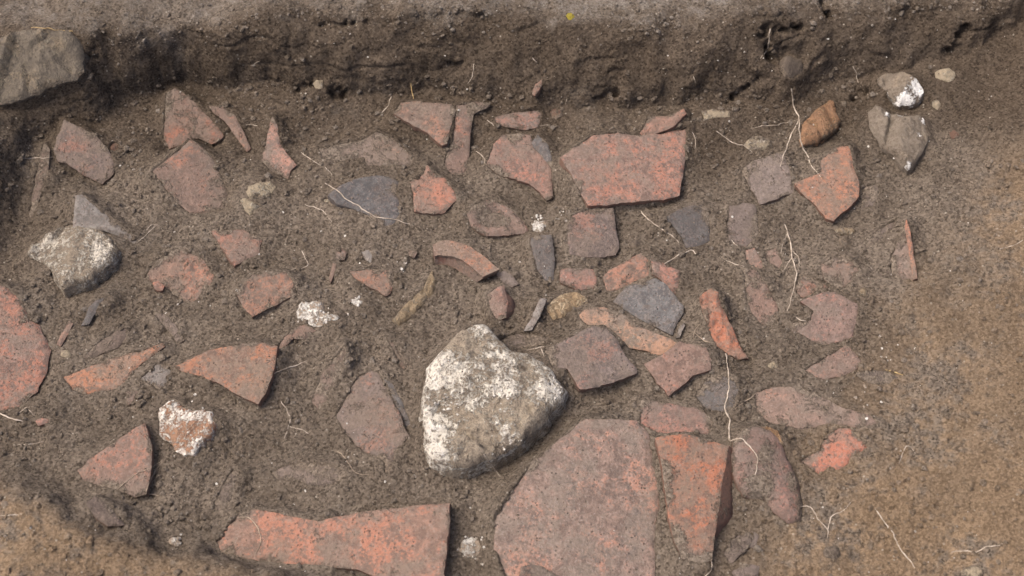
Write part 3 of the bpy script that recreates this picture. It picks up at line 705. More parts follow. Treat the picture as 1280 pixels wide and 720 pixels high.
ax_x = axis(-0.97, 0.97, [(0.97, 0.0023)], (-40, 40))
ax_y = axis(0.50, 1.86, [(1.47, 0.0023), (1.68, 0.0013), (1.86, 0.0026)], (-40, 40))
GX, GY = np.meshgrid(ax_x, ax_y)
B0 = base(GX, GY)
num = np.zeros_like(B0); den = np.zeros_like(B0); wmax = np.zeros_like(B0)
cap = np.full_like(B0, 9.0); quiet = np.zeros_like(B0)


def windows(lo, hi):
    i0, i1 = np.searchsorted(ax_x, [lo[0], hi[0]]); j0, j1 = np.searchsorted(ax_y, [lo[1], hi[1]])
    return slice(j0, j1), slice(i0, i1)


def settle(poly, zfun, c, f):
    global num, den, wmax, cap, quiet
    m = 0.06
    sl = windows(poly.min(0) - m, poly.max(0) + m)
    X, Y = GX[sl], GY[sl]
    if X.size == 0: return
    Q = np.stack([X.ravel(), Y.ravel()], 1)
    d, cl = polydist(poly, Q)
    dirv = cl - c; dirv /= np.linalg.norm(dirv, axis=1)[:, None] + 1e-9
    drop = np.full(len(Q), float(f.get('e', 2.5)))
    for (ox, oy), v in f.get('op', {}).items():
        n = math.hypot(ox, oy)
        drop += v * np.clip(((dirv @ np.array([ox / n, oy / n])) - 0.15) / 0.6, 0, 1)
    bury = 0.6 * f.get('bury', 0) / 1000.0
    nn = vn2(Q[:, 0] * 90, Q[:, 1] * 90, 31) + 0.6 * vn2(Q[:, 0] * 220, Q[:, 1] * 220, 32)
    drop = drop / 1000.0 + 0.0012 * nn
    sig = f.get('sig', 0.016) + 0.25 * drop
    wgt = np.where(d > 0, np.exp(-(np.maximum(d, 0) / sig) ** 2), 1.0)
    zc = zfun(cl)
    Tz = zc - drop
    if bury > 0:
        Tz = zc + 0.0015 + 0.002 * nn - 0.4 * np.minimum(drop, .006)
    zin = zfun(Q)
    shut = np.clip(1 - (drop - 0.0025) / 0.004, 0, 1)          # 1 along sides that the soil still closes
    if bury <= 0:
        Tz = Tz + shut * (0.0022 + 0.0022 * nn)
    lap = bury * (1.0 + 0.9 * nn) if bury > 0 else 0.0012 + shut * 0.0035 * np.clip(0.6 + nn, 0, 2)
    tin = sstep(0, 1, (-d) / np.maximum(lap, 0.0012))
    inz = (Tz - zc + zin) * (1 - tin) + (zin - 0.007) * tin
    Tz = np.where(d > 0, Tz, inz)
    S_ = X.shape
    Tz = Tz.reshape(S_); wgt = wgt.reshape(S_); d2 = d.reshape(S_)
    num[sl] += wgt * Tz; den[sl] += wgt
    wmax[sl] = np.maximum(wmax[sl], wgt)
    ins = d2 < -0.0005
    cp = np.where(ins, Tz + 0.0005, 9.0)
    cap[sl] = np.minimum(cap[sl], cp)
    quiet[sl] = np.maximum(quiet[sl], np.where(d2 < 0.0, 1.0, np.exp(-(np.maximum(d2, 0) / 0.010) ** 2) * 0.75))


def plane_of(f):
    c3, (a, b) = f['c3'], f['ab']
    return lambda q: c3[2] + a * (q[:, 0] - c3[0]) + b * (q[:, 1] - c3[1])


for f in FINDS:
    if f.get('noter'): continue
    settle(f['poly'][:, :2], plane_of(f), f['c3'][:2], f)
_rp = np.vstack([RIM_O[:, :2], RIM_F[::-1, :2]])
settle(_rp, lambda q: np.full(len(q), RIM_Z - 0.017), _rp.mean(0), dict(op={(.3, -1): 5}, e=2))

w0 = np.maximum(1 - wmax, 0)
H = (B0 * w0 + num) / (w0 + den + 1e-9)
H = np.minimum(H, cap)
quiet = np.clip(quiet, 0, 1)

dHx = np.gradient(H, ax_x, axis=1); dHy = np.gradient(H, ax_y, axis=0)
for _ in range(2):
    dHx = (np.roll(dHx, 1, 0) + np.roll(dHx, -1, 0) + np.roll(dHx, 1, 1) + np.roll(dHx, -1, 1) + 2 * dHx) / 6
    dHy = (np.roll(dHy, 1, 0) + np.roll(dHy, -1, 0) + np.roll(dHy, 1, 1) + np.roll(dHy, -1, 1) + 2 * dHy) / 6
nl = np.sqrt(dHx ** 2 + dHy ** 2 + 1)
NXn, NYn, NZn = -dHx / nl, -dHy / nl, 1 / nl
bankm = sstep(0.025, 0.06, H) * sstep(1.35, 1.45, GY)
steep = sstep(0.8, 2.0, np.abs(dHy)) * bankm
amp = (1 - 0.93 * quiet) * (1 - 0.35 * bankm)
n_a = vn3(GX * 22, GY * 22, H * 22, 41); n_b = vn3(GX * 55, GY * 55, H * 55, 42)
n_c = vn3(GX * 130, GY * 130, H * 130, 43); n_d = vn3(GX * 260, GY * 260, H * 260, 44)
disp = 0.0030 * n_a + 0.0020 * n_b + 0.0013 * n_c + 0.0012 * n_d
# lumps: crumbs standing out of the surface
disp += 0.0028 * np.clip(n_c * 0.6 + n_d * 0.7 - 0.45, 0, 1)
dusty = 0.45 + 0.55 * sstep(-0.35, 0.35, vn2(GX * 8, GY * 8, 49) + 0.5 * n_a)
disp += dusty * (0.0009 * rng.uniform(-1, 1, disp.shape) + 0.0020 * np.clip(rng.uniform(-6, 1, disp.shape), 0, 1))
disp *= amp
disp += bankm * (0.0050 * n_a + 0.0010 * n_b + 0.0003 * n_c + 0.003 * np.clip(n_b - 0.45, 0, 1)) * amp
disp += steep * (-0.009 * np.clip(np.abs(vn3(GX * 14, GY * 14, H * 40, 47)) * -6 + 0.8, 0, 1)) * amp   # bedding cracks
# pits and cracks in the bank face
for (x0, y0, x1, y1, r, dep) in [(966, 64, 986, 71, .012, .040), (1188, 66, 1206, 36, .010, .030), (372, 109, 396, 104, .008, .016), (910, 126, 950, 100, .005, .020),
                                 (955, 40, 1000, 38, .010, .025), (562, 84, 574, 80, .012, .014), (420, 116, 428, 118, .012, .018), (745, 124, 770, 117, .006, .014),
                                 (1068, 118, 1080, 112, .010, .022), (1030, 0, 1040, 20, .006, .02), (400, 30, 440, 28, .008, .012), (115, 60, 112, 92, .010, .016)]:
    acc = 0
    for k in range(7):
        s_ = k / 6
        p = hit_base(x0 + (x1 - x0) * s_, y0 + (y1 - y0) * s_)
        q2 = (GX - p[0]) ** 2 + 0.8 * (GY - p[1]) ** 2 + (H - p[2]) ** 2
        acc = np.maximum(acc, np.exp(-q2 / (r * r)))
    disp = disp - dep * acc * np.clip(0.65 + 1.1 * n_c + 0.7 * n_b, 0.05, 2)
PX = GX + NXn * disp; PY = GY + NYn * disp; PZ = H + NZn * disp

# where the subsoil is tan, where the surface has dried pale
tn = vn2(GX * 4, GY * 4, 51) * 0.6 + vn2(GX * 11, GY * 11, 52) * 0.4
tan = sstep(0.0, 0.22, GX - (0.29 + 0.42 * (GY - 0.75) / 0.8) + 0.12 * tn) * (0.7 + 0.6 * np.clip(tn + 0.3, 0, 1))
yn = np.interp(GX, _N[:, 0], _N[:, 1])
tan *= 1 - 0.75 * sstep(1.34, 1.48, GY + 0.03 * tn)
tan = np.maximum(tan, sstep(-0.01, 0.05, yn - GY) * (0.65 + 0.5 * np.clip(tn + 0.3, 0, 1)))
tan = np.clip(tan, 0, 1)
YL = np.interp(GX, _L[:, 0], _L[:, 1])
pale = sstep(-0.02, 0.035, GY - YL + 0.02 * n_a + 0.012 * n_b) * sstep(1.35, 1.45, GY) * (1 - 0.5 * sstep(0.8, 1.0, np.abs(GX)))
pale = np.clip(pale * (0.75 + 0.5 * n_b + 0.35 * vn2(GX * 3, GY * 3, 55)) + 0.22 * sstep(0.3, 0.9, n_a) * (1 - bankm), 0, 1)

dark_soil = sstep(1.36, 1.52, GY + 0.05 * vn2(GX * 6, GY * 6, 57) + 0.02 * n_a) * (1 - sstep(-0.012, 0.030, GY - YL + 0.014 * n_a + 0.010 * n_b)) * (1 - 0.7 * tan)  # humic earth of the bank face and the floor at its foot
dark_soil = np.maximum(dark_soil, 0.8 * sstep(-0.05, 0.12, -GX - 0.80 + 0.05 * vn2(GX * 6, GY * 6, 58)) * sstep(1.0, 1.25, GY))  # same darker tone along the left side of the trench
dark_soil = np.clip(dark_soil, 0, 1)
ny, nx = GX.shape
idx = np.arange(ny * nx).reshape(ny, nx)
Fq = np.stack([idx[:-1, :-1].ravel(), idx[:-1, 1:].ravel(), idx[1:, 1:].ravel(), idx[1:, :-1].ravel()], 1)
ground = mesh_obj('ground', np.stack([PX.ravel(), PY.ravel(), PZ.ravel()], 1), Fq, M_GROUND, {'tan': tan.ravel(), 'pale': pale.ravel(), 'dark_soil': dark_soil.ravel()})
ground['kind'] = 'structure'

# ------------------------------------------------------------------ build the finds
def resample(P3, step, jit, seed):
    out = []
    n = len(P3)
    for i in range(n):
        a, b = P3[i], P3[(i + 1) % n]
        L = np.linalg.norm(b - a)
        k = max(1, int(round(L / step)))
        for j in range(k):
            out.append(a + (b - a) * (j / k))
    out = np.array(out)
    c = out.mean(0)
    v = out[:, :2] - c[:2]
    v /= np.linalg.norm(v, axis=1)[:, None] + 1e-9
    j = 0.8 * vn2(out[:, 0] * 190 + seed * 3.1, out[:, 1] * 190, seed) + 1.0 * vn2(out[:, 0] * 70, out[:, 1] * 70, seed + 5)
    out[:, :2] += v * (j * jit)[:, None]
    return out


def build_find(f, seed):
    rock = f.get('rock')
    P3 = f['poly']
    step = 0.0032
    O = resample(P3, step, 0.0011 if not rock else (0.0036 if 'plaster' in f['name'] else 0.0016), seed)
    lo, hi = O[:, :2].min(0), O[:, :2].max(0)
    g = min(max(0.0034, f['size'] / 26), 0.0045)
    xs = np.arange(lo[0] + g / 2, hi[0], g); ys = np.arange(lo[1] + g / 2, hi[1], g * .87)
    Q = np.array([(x + (g / 2 if j % 2 else 0), y) for j, y in enumerate(ys) for x in xs]) if len(xs) and len(ys) else np.zeros((0, 2))
    if len(Q):
        Q = Q + rng.uniform(-.2, .2, Q.shape) * g
        d, _ = polydist(O[:, :2], Q)
        Q = Q[d < -0.55 * g]
    allp = np.vstack([O[:, :2], Q]) if len(Q) else O[:, :2]
    n = len(O)
    vs, es, fs, *_r = delaunay_2d_cdt([Vector(p) for p in allp], [(i, (i + 1) % n) for i in range(n)], [], 1, 1e-6)
    V2 = np.array([(v.x, v.y) for v in vs])
    tris = np.array([t for t in fs if len(t) == 3], int)
    d, cl = polydist(O[:, :2], V2)
    d = np.maximum(-d, 0)
    d[d < 1e-5] = 0
    zf = plane_of(f)
    z = zf(V2)
    X, Y = V2[:, 0], V2[:, 1]
    s7 = seed * 7.3
    rad = max(1e-3, d.max())
    if rock:
        hh = rock / 1000.0
        t = np.clip(d / (rad * 0.75), 0, 1)
        z = z + hh * np.sqrt(np.maximum(0, 1 - (1 - t) ** 2)) * (0.8 + 0.25 * vn2(X * 30 + s7, Y * 30, 61))
        k = 1.0 / max(0.04, f['size'])
        # facets: the lowest of a few tilted planes
        cc = f['c3']
        for q in range(f.get('facets', 5)):
            an = random.uniform(0, 6.28); sl = random.uniform(.25, .7)
            off = hh * random.uniform(.55, 1.1)
            pl = zf(V2) + off - sl * ((X - cc[0]) * math.cos(an) + (Y - cc[1]) * math.sin(an)) * (0.45 + hh / rad)
            z = np.where(pl > zf(V2), np.minimum(z, pl + .0015), z)
        r_ = f.get('rough', 2) / 1000.0
        z = z + np.minimum(t * 3, 1) * r_ * (0.55 * vn2(X * 38 + s7, Y * 38, 61) + 0.40 * vn2(X * 85 + s7, Y * 85, 62) + 0.34 * vn2(X * 170, Y * 170 + s7, 63) + .26 * rng.uniform(-1, 1, len(X)))
    else:
        z = z - 0.0016 * np.clip(1 - d / 0.004, 0, 1) ** 2
        z = z + 0.0010 * vn2(X * 28 + s7, Y * 28, 64) + 0.0005 * vn2(X * 90 + s7, Y * 90, 65)
        # chips out of the edges
        z = z - np.clip(vn2(X * 60 + s7, Y * 60, 66) - 0.35, 0, 1) * 0.006 * np.clip(1 - d / 0.009, 0, 1)
        if f.get('rough'):
            z = z + f['rough'] / 1000.0 * (0.7 * vn2(X * 80 + s7, Y * 80, 68) + .4 * vn2(X * 190 + s7, Y * 190, 69))
        if f.get('dome'):
            t = np.clip(d / rad, 0, 1); z = z + f['dome'] / 1000.0 * np.sqrt(np.maximum(0, 1 - (1 - t) ** 2))
        if f.get('hollow'):
            z = z - f['hollow'] / 1000.0 * sstep(0.006, 0.022, d + .004 * vn2(X * 50, Y * 50, 75))
        if f.get('bow'):
            z = z - f['bow'] * ((X - f['c3'][0]) / .13) ** 2
    nn = vn2(X * 45 + s7, Y * 45, 71) * .6 + vn2(X * 130 + s7, Y * 130, 72) * .4
    dirt = f.get('dirt', .2) + 0.16 * np.exp(-d / 0.006) + 0.10 * nn * (0.3 + np.exp(-d / 0.02))
    if f.get('hollow'): dirt = dirt + .3 * sstep(.008, .02, d)
    if not rock and f['size'] > 0.03:
        for _k in range(4):
            e_ = O[random.randrange(n), :2]; dv = e_ - f['c3'][:2]; dv /= np.linalg.norm(dv) + 1e-9
            if any((dv[0] * ox + dv[1] * oy) / math.hypot(ox, oy) > 0.45 for ox, oy in f.get('op', {})): continue
            rr = min(0.012, f['size'] * random.uniform(.10, .22))
            dirt = dirt + random.uniform(.3, .6) * np.exp(-((X - e_[0]) ** 2 + (Y - e_[1]) ** 2) / (rr * rr))
    for (cx, cy, cr_, am) in f.get('mud', []):
        q = at_z(cx, cy, f['c3'][2]); rr = cr_ * 0.00128
        dirt = dirt + am * np.exp(-((X - q[0]) ** 2 + (Y - q[1]) ** 2) / (rr * rr))
    crust = np.zeros(len(V2))
    for (cx, cy, cr_, am) in f.get('cr', []):
        q = at_z(cx, cy, f['c3'][2]); rr = cr_ * 0.00128
        crust += am * np.exp(-((X - q[0]) ** 2 + (Y - q[1]) ** 2) / (rr * rr))
    nt = len(V2)
    # sides: three rings under the outline, slightly undercut
    th = f.get('th', 16 if not rock else 20) / 1000.0
    a, b = f['ab']
    nr = np.array([-a, -b, 1.0]); nr /= np.linalg.norm(nr)
    ring0 = np.array([[*O[i, :2], 0] for i in range(n)])
    ring0[:, 2] = z[:n] if np.allclose(V2[:n], O[:, :2], atol=1e-5) else zf(O[:, :2]) - .0016
    c = O[:, :2].mean(0)
    inw = c - O[:, :2]; inw /= np.linalg.norm(inw, axis=1)[:, None] + 1e-9
    V = [np.column_stack([V2, z])]; sideA = [np.zeros(nt)]; dirtA = [dirt]; crA = [crust]
    faces = [tris]
    prev = nt
    levels = [(0, 0, 0), (.35, .0, .8), (.7, .04, 1), (1, .12, 1)]
    if rock: levels = [(0, 0, 0), (.3, -.07, 1.5), (.65, -.10, 1.5), (1, -.04, 1)]
    for li, (s_, ins, jj) in enumerate(levels):
        r = ring0 - nr * th * s_
        jn = vn2(O[:, 0] * 120 + li * 9, O[:, 1] * 120 + s7, 74)
        r[:, :2] += inw * (th * ins + 0.0013 * jj * jn)[:, None]
        if f.get('flare'):
            (fx_, fy_), fm = f['flare']
            r[:, :2] += np.array([fx_, fy_]) * (fm / 1000.0 * min(1, s_ * 1.4 + 0) * np.clip((-inw @ np.array([fx_, fy_]) - .3) / .4, 0, 1))[:, None]
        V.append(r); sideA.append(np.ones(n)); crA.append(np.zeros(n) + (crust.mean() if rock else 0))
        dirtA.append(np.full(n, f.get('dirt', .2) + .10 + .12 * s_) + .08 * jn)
        st = nt + li * n
        if li:
            i = np.arange(n); j = (i + 1) % n
            p0 = st - n
            faces.append(np.stack([p0 + i, st + i, st + j], 1)); faces.append(np.stack([p0 + i, st + j, p0 + j], 1))
    st = nt + 3 * n
    cb = nt + 4 * n
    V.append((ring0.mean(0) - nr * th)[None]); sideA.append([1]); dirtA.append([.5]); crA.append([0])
    i = np.arange(n); j = (i + 1) % n
    faces.append(np.stack([st + i, np.full(n, cb), st + j], 1))
    V = np.vstack(V); Fa = np.vstack(faces)
    # outline direction: make the side faces look outwards
    area = 0.5 * np.sum(O[:, 0] * np.roll(O[:, 1], -1) - np.roll(O[:, 0], -1) * O[:, 1])
    nt_f = len(tris)
    if area < 0: Fa[nt_f:] = Fa[nt_f:, ::-1]
    t0 = V[Fa[:nt_f]]
    up = np.cross(t0[:, 1] - t0[:, 0], t0[:, 2] - t0[:, 0])[:, 2]
    Fa[:nt_f][up < 0] = Fa[:nt_f][up < 0][:, ::-1]
    loc = np.array([f['c3'][0], f['c3'][1], f['c3'][2] - th])
    mat = mat_rock(f['surf'][0]) if rock else mat_clay(*f['surf'])
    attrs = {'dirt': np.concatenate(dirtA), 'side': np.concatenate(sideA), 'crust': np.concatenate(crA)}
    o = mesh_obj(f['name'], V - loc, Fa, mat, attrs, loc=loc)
    return tag(o, f['label'], f['cat'])


for i, f in enumerate(FINDS):
    f['obj'] = build_find(f, 100 + i)
    if f.get('part_of'):
        o = f['obj']; par = next(g['obj'] for g in FINDS if g['label'].startswith(f['part_of']))
        o.location = Vector(o.location) - Vector(par.location); o.parent = par
        del o['label']; del o['category']

# ---- curved rim of a jar: lip, wall
root_rim = bpy.data.objects.new('rim_sherd', None)
COL.objects.link(root_rim)
root_rim.location = (RIM_F[:, 0].mean(), RIM_F[:, 1].mean(), RIM_Z - 0.03)
tag(root_rim, 'curved jar rim sherd with a flat grey lip and brown inner wall', 'sherd')
_rl = np.array(root_rim.location)


def dense(A, k=6):
    t = np.linspace(0, len(A) - 1, (len(A) - 1) * k + 1)
    return np.column_stack([np.interp(t, np.arange(len(A)), A[:, i]) for i in range(3)])


def sweep(name, rails, mat, dirt, side, caps=True):
    R_ = [dense(r) for r in rails]
    n = len(R_[0]); m = len(R_)
    V = np.concatenate(R_)
    V = V + 0.0006 * np.stack([vn2(V[:, 0] * 120, V[:, 1] * 120, 80 + k) for k in range(3)], 1)
    Fc = []
    for r in range(m):
        r2 = (r + 1) % m
        for i in range(n - 1):
            Fc.append((r * n + i, r2 * n + i, r2 * n + i + 1)); Fc.append((r * n + i, r2 * n + i + 1, r * n + i + 1))
    if caps:
        for e in (0, n - 1):
            for r in range(1, m - 1):
                t_ = (e, r * n + e, (r + 1) * n + e)
                Fc.append(t_ if e == 0 else t_[::-1])
    o = mesh_obj(name, V - _rl, Fc, mat, {'dirt': np.full(len(V), dirt), 'side': np.full(len(V), side), 'crust': np.zeros(len(V))}, smooth=False, parent=root_rim)
    return o


dn = np.array([0, 0, 1.0])
sweep('lip', [RIM_O, RIM_I, RIM_I - dn * .005, RIM_O - dn * .005], mat_clay('p', 1), .2, 0)
_wi = RIM_I - dn * .0045 + (RIM_O - RIM_I) * .08
sweep('wall', [RIM_O - dn * .0045 - (RIM_O - RIM_I) * .05, _wi, RIM_F + (RIM_O - RIM_I) * .04, RIM_F + (RIM_O - RIM_I) * .9 - dn * .01], mat_clay('d', 2), .16, 0)

# ---- raised lumps of lime on the boulder
boulder = next(f['obj'] for f in FINDS if f['name'] == 'boulder')
bpy.context.view_layer.update()
dg = bpy.context.evaluated_depsgraph_get()
ico = None


def ico_mesh():
    t = (1 + 5 ** .5) / 2
    v = np.array([(-1, t, 0), (1, t, 0), (-1, -t, 0), (1, -t, 0), (0, -1, t), (0, 1, t), (0, -1, -t), (0, 1, -t), (t, 0, -1), (t, 0, 1), (-t, 0, -1), (-t, 0, 1)], float)
    v /= np.linalg.norm(v[0])
    f_ = np.array([(0, 11, 5), (0, 5, 1), (0, 1, 7), (0, 7, 10), (0, 10, 11), (1, 5, 9), (5, 11, 4), (11, 10, 2), (10, 7, 6), (7, 1, 8),
                   (3, 9, 4), (3, 4, 2), (3, 2, 6), (3, 6, 8), (3, 8, 9), (4, 9, 5), (2, 4, 11), (6, 2, 10), (8, 6, 7), (9, 8, 1)], int)
    return v, f_


IV, IF = ico_mesh()


def lumps(centres, radii, flat=0.7):
    n = len(centres)
    V = np.repeat(IV[None], n, 0) * (1 + rng.uniform(-.32, .32, (n, 12, 1)))
    ang = rng.uniform(0, 6.283, n)
    ca, sa = np.cos(ang)[:, None], np.sin(ang)[:, None]
    V = V * np.stack([rng.uniform(.75, 1.35, n), rng.uniform(.75, 1.2, n), rng.uniform(.6, 1.0, n) * flat], 1)[:, None, :]
    V = np.stack([V[..., 0] * ca - V[..., 1] * sa, V[..., 0] * sa + V[..., 1] * ca, V[..., 2]], 2)
    V = V * radii[:, None, None] + centres[:, None, :]
    Fc = (IF[None] + (np.arange(n) * 12)[:, None, None]).reshape(-1, 3)
    return V.reshape(-1, 3), Fc


def cast(px, py):
    d = Vector(ray(px, py)).normalized()
    ok, loc, nor, _, ob, _ = sc.ray_cast(dg, Vector(CAM), d)
    return (np.array(loc), ob) if ok else (None, None)


cs, rs = [], []
for (cx, cy, r_, k) in [(546, 468, 12, 45), (541, 505, 10, 22), (540, 535, 8, 34), (545, 565, 9, 26), (690, 482, 10, 26), (634, 497, 12, 22), (626, 462, 7, 12), (600, 412, 6, 8), (632, 543, 16, 18), (560, 505, 14, 18)]:
    for _ in range(k):
        p, ob = cast(random.gauss(cx, r_ * .6), random.gauss(cy, r_ * .8))
        if ob is not None and ob.name == 'boulder':
            cs.append(p); rs.append(random.uniform(.0010, .0028))
if cs:
    V, Fc = lumps(np.array(cs), np.array(rs), .3)
    bl = np.array(boulder.location)
    z_ = np.zeros(len(V))
    o = mesh_obj('lime_crust', V - bl, Fc, mat_rock('white'), {'dirt': z_ + .03, 'side': z_, 'crust': z_ + .06}, smooth=False, parent=boulder)
    o['kind'] = 'stuff'

# ------------------------------------------------------------------ roots lying over soil and finds
bpy.context.view_layer.update()
dg = bpy.context.evaluated_depsgraph_get()


def root(paths, label, r=0.0011, mat=None, group=None, name='root'):
    Vs, Fs = [], []
    off = 0
    first = None
    for path, rr in paths:
        rr = rr * 0.8
        path = np.array(path, float)
        seg = np.r_[0, np.cumsum(np.linalg.norm(np.diff(path, axis=0), axis=1))]
        n = max(4, int(seg[-1] / 2.2))
        s = np.linspace(0, seg[-1], n)
        px = np.interp(s, seg, path[:, 0]); py = np.interp(s, seg, path[:, 1])
        # light smoothing and the small kinks a rootlet has
        for _ in range(2):
            px[1:-1] = (px[:-2] + 2 * px[1:-1] + px[2:]) / 4; py[1:-1] = (py[:-2] + 2 * py[1:-1] + py[2:]) / 4
        sd_ = random.random() * 50
        px = px + 0.9 * vn2(s / 9 + sd_, s * 0, 91) + 0.5 * vn2(s / 4 + sd_, s * 0, 92)
        py = py + 0.9 * vn2(s / 9 + sd_, s * 0, 93) + 0.5 * vn2(s / 4 + sd_, s * 0, 94)
        D, t = [], []
        for a, b in zip(px, py):
            d = ray(a, b); d = d / np.linalg.norm(d)
            ok, loc, *_r = sc.ray_cast(dg, Vector(CAM), Vector(d))
            D.append(d); t.append((loc - Vector(CAM)).length if ok else 2.3)
        t = np.array(t); sm = t.copy()
        for _ in range(3): sm[1:-1] = (sm[:-2] + 2 * sm[1:-1] + sm[2:]) / 4
        t = np.minimum(t, sm + .001) - rr * .45 + rr * 1.3 * vn2(s / 14 + sd_, s * 0, 96)
        C = CAM + np.array(D) * t[:, None]
        if first is None: first = C[0].copy()
        tan_ = np.gradient(C, axis=0); tan_ /= np.linalg.norm(tan_, axis=1)[:, None] + 1e-9
        up = np.array([0, -.5, .85])
        e1 = np.cross(tan_, up); e1 /= np.linalg.norm(e1, axis=1)[:, None] + 1e-9
        e2 = np.cross(e1, tan_)
        rad = rr * (0.55 + 0.45 * np.sin(np.pi * np.clip(s / seg[-1] * .75 + .2, 0, 1))) * (1 + .25 * vn2(s / 5 + sd_, s * 0, 95))
        K = 6
        for k in range(K):
            an = 2 * math.pi * k / K
            Vs.append(C + (e1 * math.cos(an) + e2 * math.sin(an)) * rad[:, None])
        i = np.arange(n - 1)
        for k in range(K):
            k2 = (k + 1) % K
            Fs.append(np.stack([off + k * n + i, off + k * n + i + 1, off + k2 * n + i + 1], 1))
            Fs.append(np.stack([off + k * n + i, off + k2 * n + i + 1, off + k2 * n + i], 1))
        off += K * n
    o = mesh_obj(name, np.vstack(Vs) - first, np.vstack(Fs), mat or M_ROOT, loc=first)
    return tag(o, label, 'root' if name == 'root' else 'straw', group)


root([([(989.6,111),(991,129),(997.5,144),(999,150),(989.6,169),(984,180),(979,196),(975,208)], .0014),
      ([(999,150),(1000,174),(1006,188),(1013,204),(1021,214),(1026,221)], .0013), ([(938,160),(950,157.5),(974,155.5),(998,150)], .0009)],
     'forked white root spreading three ways at the foot of the bank')
root([([(896,164),(907,173),(920,179),(931,182),(941,190)], .0009)], 'thin root running over the cream oval pebble')
root([([(801,264),(812,274),(825,285.5),(841,295),(848,304)], .0011)], 'pale root slanting down from under the large pink roof tile')
root([([(830.5,330),(841,324),(851.6,316),(865,312),(870,318)], .0015)], 'thick pale root reaching up from the right one of the orange pair')
root([([(404,227.5),(421,237),(429,246),(444.5,255),(466,270),(500,275),(507,279),(513,280)], .0011)], 'long white root lying across the blue-grey sherd')
root([([(979,279),(984,288),(987,296),(989.5,304),(989.5,322),(996,342),(991,367),(987,378),(984,388)], .0013), ([(984,293),(978,304),(976,315)], .0008),
      ([(990,312),(997.5,320),(999,333)], .0009), ([(988,323),(980,338)], .0008)], 'branching white root hanging down the dusty ground below the grey-brown square fragment')
root([([(907,442),(910,469),(911,487),(906,508),(912,524),(912,540),(911,551),(925.5,547),(939,559),(948,570),(944,593)], .0015)], 'long pale root hanging from the narrow orange brick chunk to the arched vessel fragment')
root([([(343,466),(357.5,461),(376,454),(383,451)], .0009)], 'root stub sticking out beside the crisp triangular tile')
root([([(351,502),(359,511),(363,524),(359,540),(356,548)], .001), ([(362,533),(373,535),(386,542)], .0009)], 'hooked white root below the crisp triangular tile')
root([([(421,564),(431,572),(439,585),(447,593),(462,593)], .0009)], 'bent dull rootlet beside the flat dusty grey sherd', mat=M_ROOT_D)
root([([(297,646),(311,646),(324,662),(326,678),(317,699)], .001)], 'curled root over the left end of the long flat orange-pink tile', mat=M_ROOT_D)
root([([(185,617),(200,620),(216,617)], .0009)], 'dull rootlet at the lower corner of the reddish triangular fragment', mat=M_ROOT_D)
root([([(146,612),(171,592),(190,583),(202,577)], .0009), ([(183,615),(190,595),(202,577)], .0009)], 'two dry stems crossing the reddish triangular fragment', mat=M_ROOT_D)
root([([(0,516),(16,523),(30,528)], .0013), ([(18,519),(33,510)], .0009), ([(33,510),(43,520)], .0008)], 'white root tangle below the large rounded red tile')
root([([(21,200),(40,197),(53,198),(66,196)], .0011)], 'white root crossing the thin edge-on brown sherd')
root([([(171,304),(182,293),(195,283),(199,280),(190,280),(183,288)], .0008)], 'looped rootlet at the tip of the pale grey triangular sherd')
root([([(377,313),(381,322),(386.5,330),(385,333),(363,337)], .0009)], 'hooked rootlet beside the blotchy red tile fragment')
root([([(595,188),(605.5,196),(605.5,206)], .0009)], 'short white root bit beside the rough brick-red fragment')
root([([(489,121),(484,134),(476,141)], .0011)], 'short white root left of the wedge-shaped fragment')
root([([(513,104),(514,112),(516,124)], .0011)], 'tan stem standing above the wedge-shaped fragment', mat=M_STRAW, name='straw')
root([([(592,80),(590,95),(584,104)], .0009)], 'curled rootlet in the bank face above the long upright tile fragment')
root([([(962,36),(960.5,61),(950,73)], .0012)], 'white root hanging out of the bank overhang')
root([([(1066,82),(1070,92),(1073,103)], .0010)], 'white rootlet in the bank face beside the flints')
root([([(1249.5,312),(1264,308),(1279,300)], .0010)], 'pale rootlet high on the right tan slope')
root([([(1000,633),(1013,633),(1021,646),(1034.5,662),(1034.5,674)], .0012), ([(1034,662),(1038,646),(1055.5,638),(1063.5,628)], .0012)], 'Y-shaped white root below the patchy pink fragment')
root([([(1094,635.5),(1106,654),(1117.5,667),(1124,686),(1143,709)], .0014)], 'single long white root slanting down the right slope')
root([([(1189,691),(1203,688),(1219,691),(1232,683),(1248,683),(1257,679)], .0011)], 'wavy white root lying level on the right tan slope')
root([([(1123,579),(1132,558),(1140,559),(1145,567)], .0009)], 'looped root tip right of the patchy pink fragment')
root([([(604,567),(613,580),(624,596)], .0010)], 'white root below the crusted boulder')
root([([(867,421),(870,411),(875.5,405)], .0009), ([(868,415),(880,426),(894,429)], .0009)], 'small forked root beside the grey pottery spike', mat=M_ROOT_D)
root([([(920,511),(931,502),(944,492)], .0009)], 'dull rootlet right of the dark grey rounded sherd', mat=M_ROOT_D)
root([([(865,165),(869,174),(869,185)], .0008)], 'rootlet beside the upper right corner of the large pink roof tile')
root([([(38,34),(60,36),(90,39)], .0010)], 'straight pale straw lying on the block in the bank corner', mat=M_STRAW, name='straw')
root([([(1106,462),(1121,465),(1129,469)], .0012)], 'bit of yellow straw on the low earth-coloured sherd', mat=M_STRAW, name='straw')
root([([(890,702),(890,712),(881,720)], .0010)], 'pale root at the lower tip of the tall orange tile')
root([([(660,438),(672,434),(680,433)], .0008), ([(676,434),(679,446)], .0007)], 'rootlet bridging the boulder and the thick grey-purple fragment')
root([([(0,645),(14,645),(26,642)], .0012)], 'blurred pale root on the near bank')
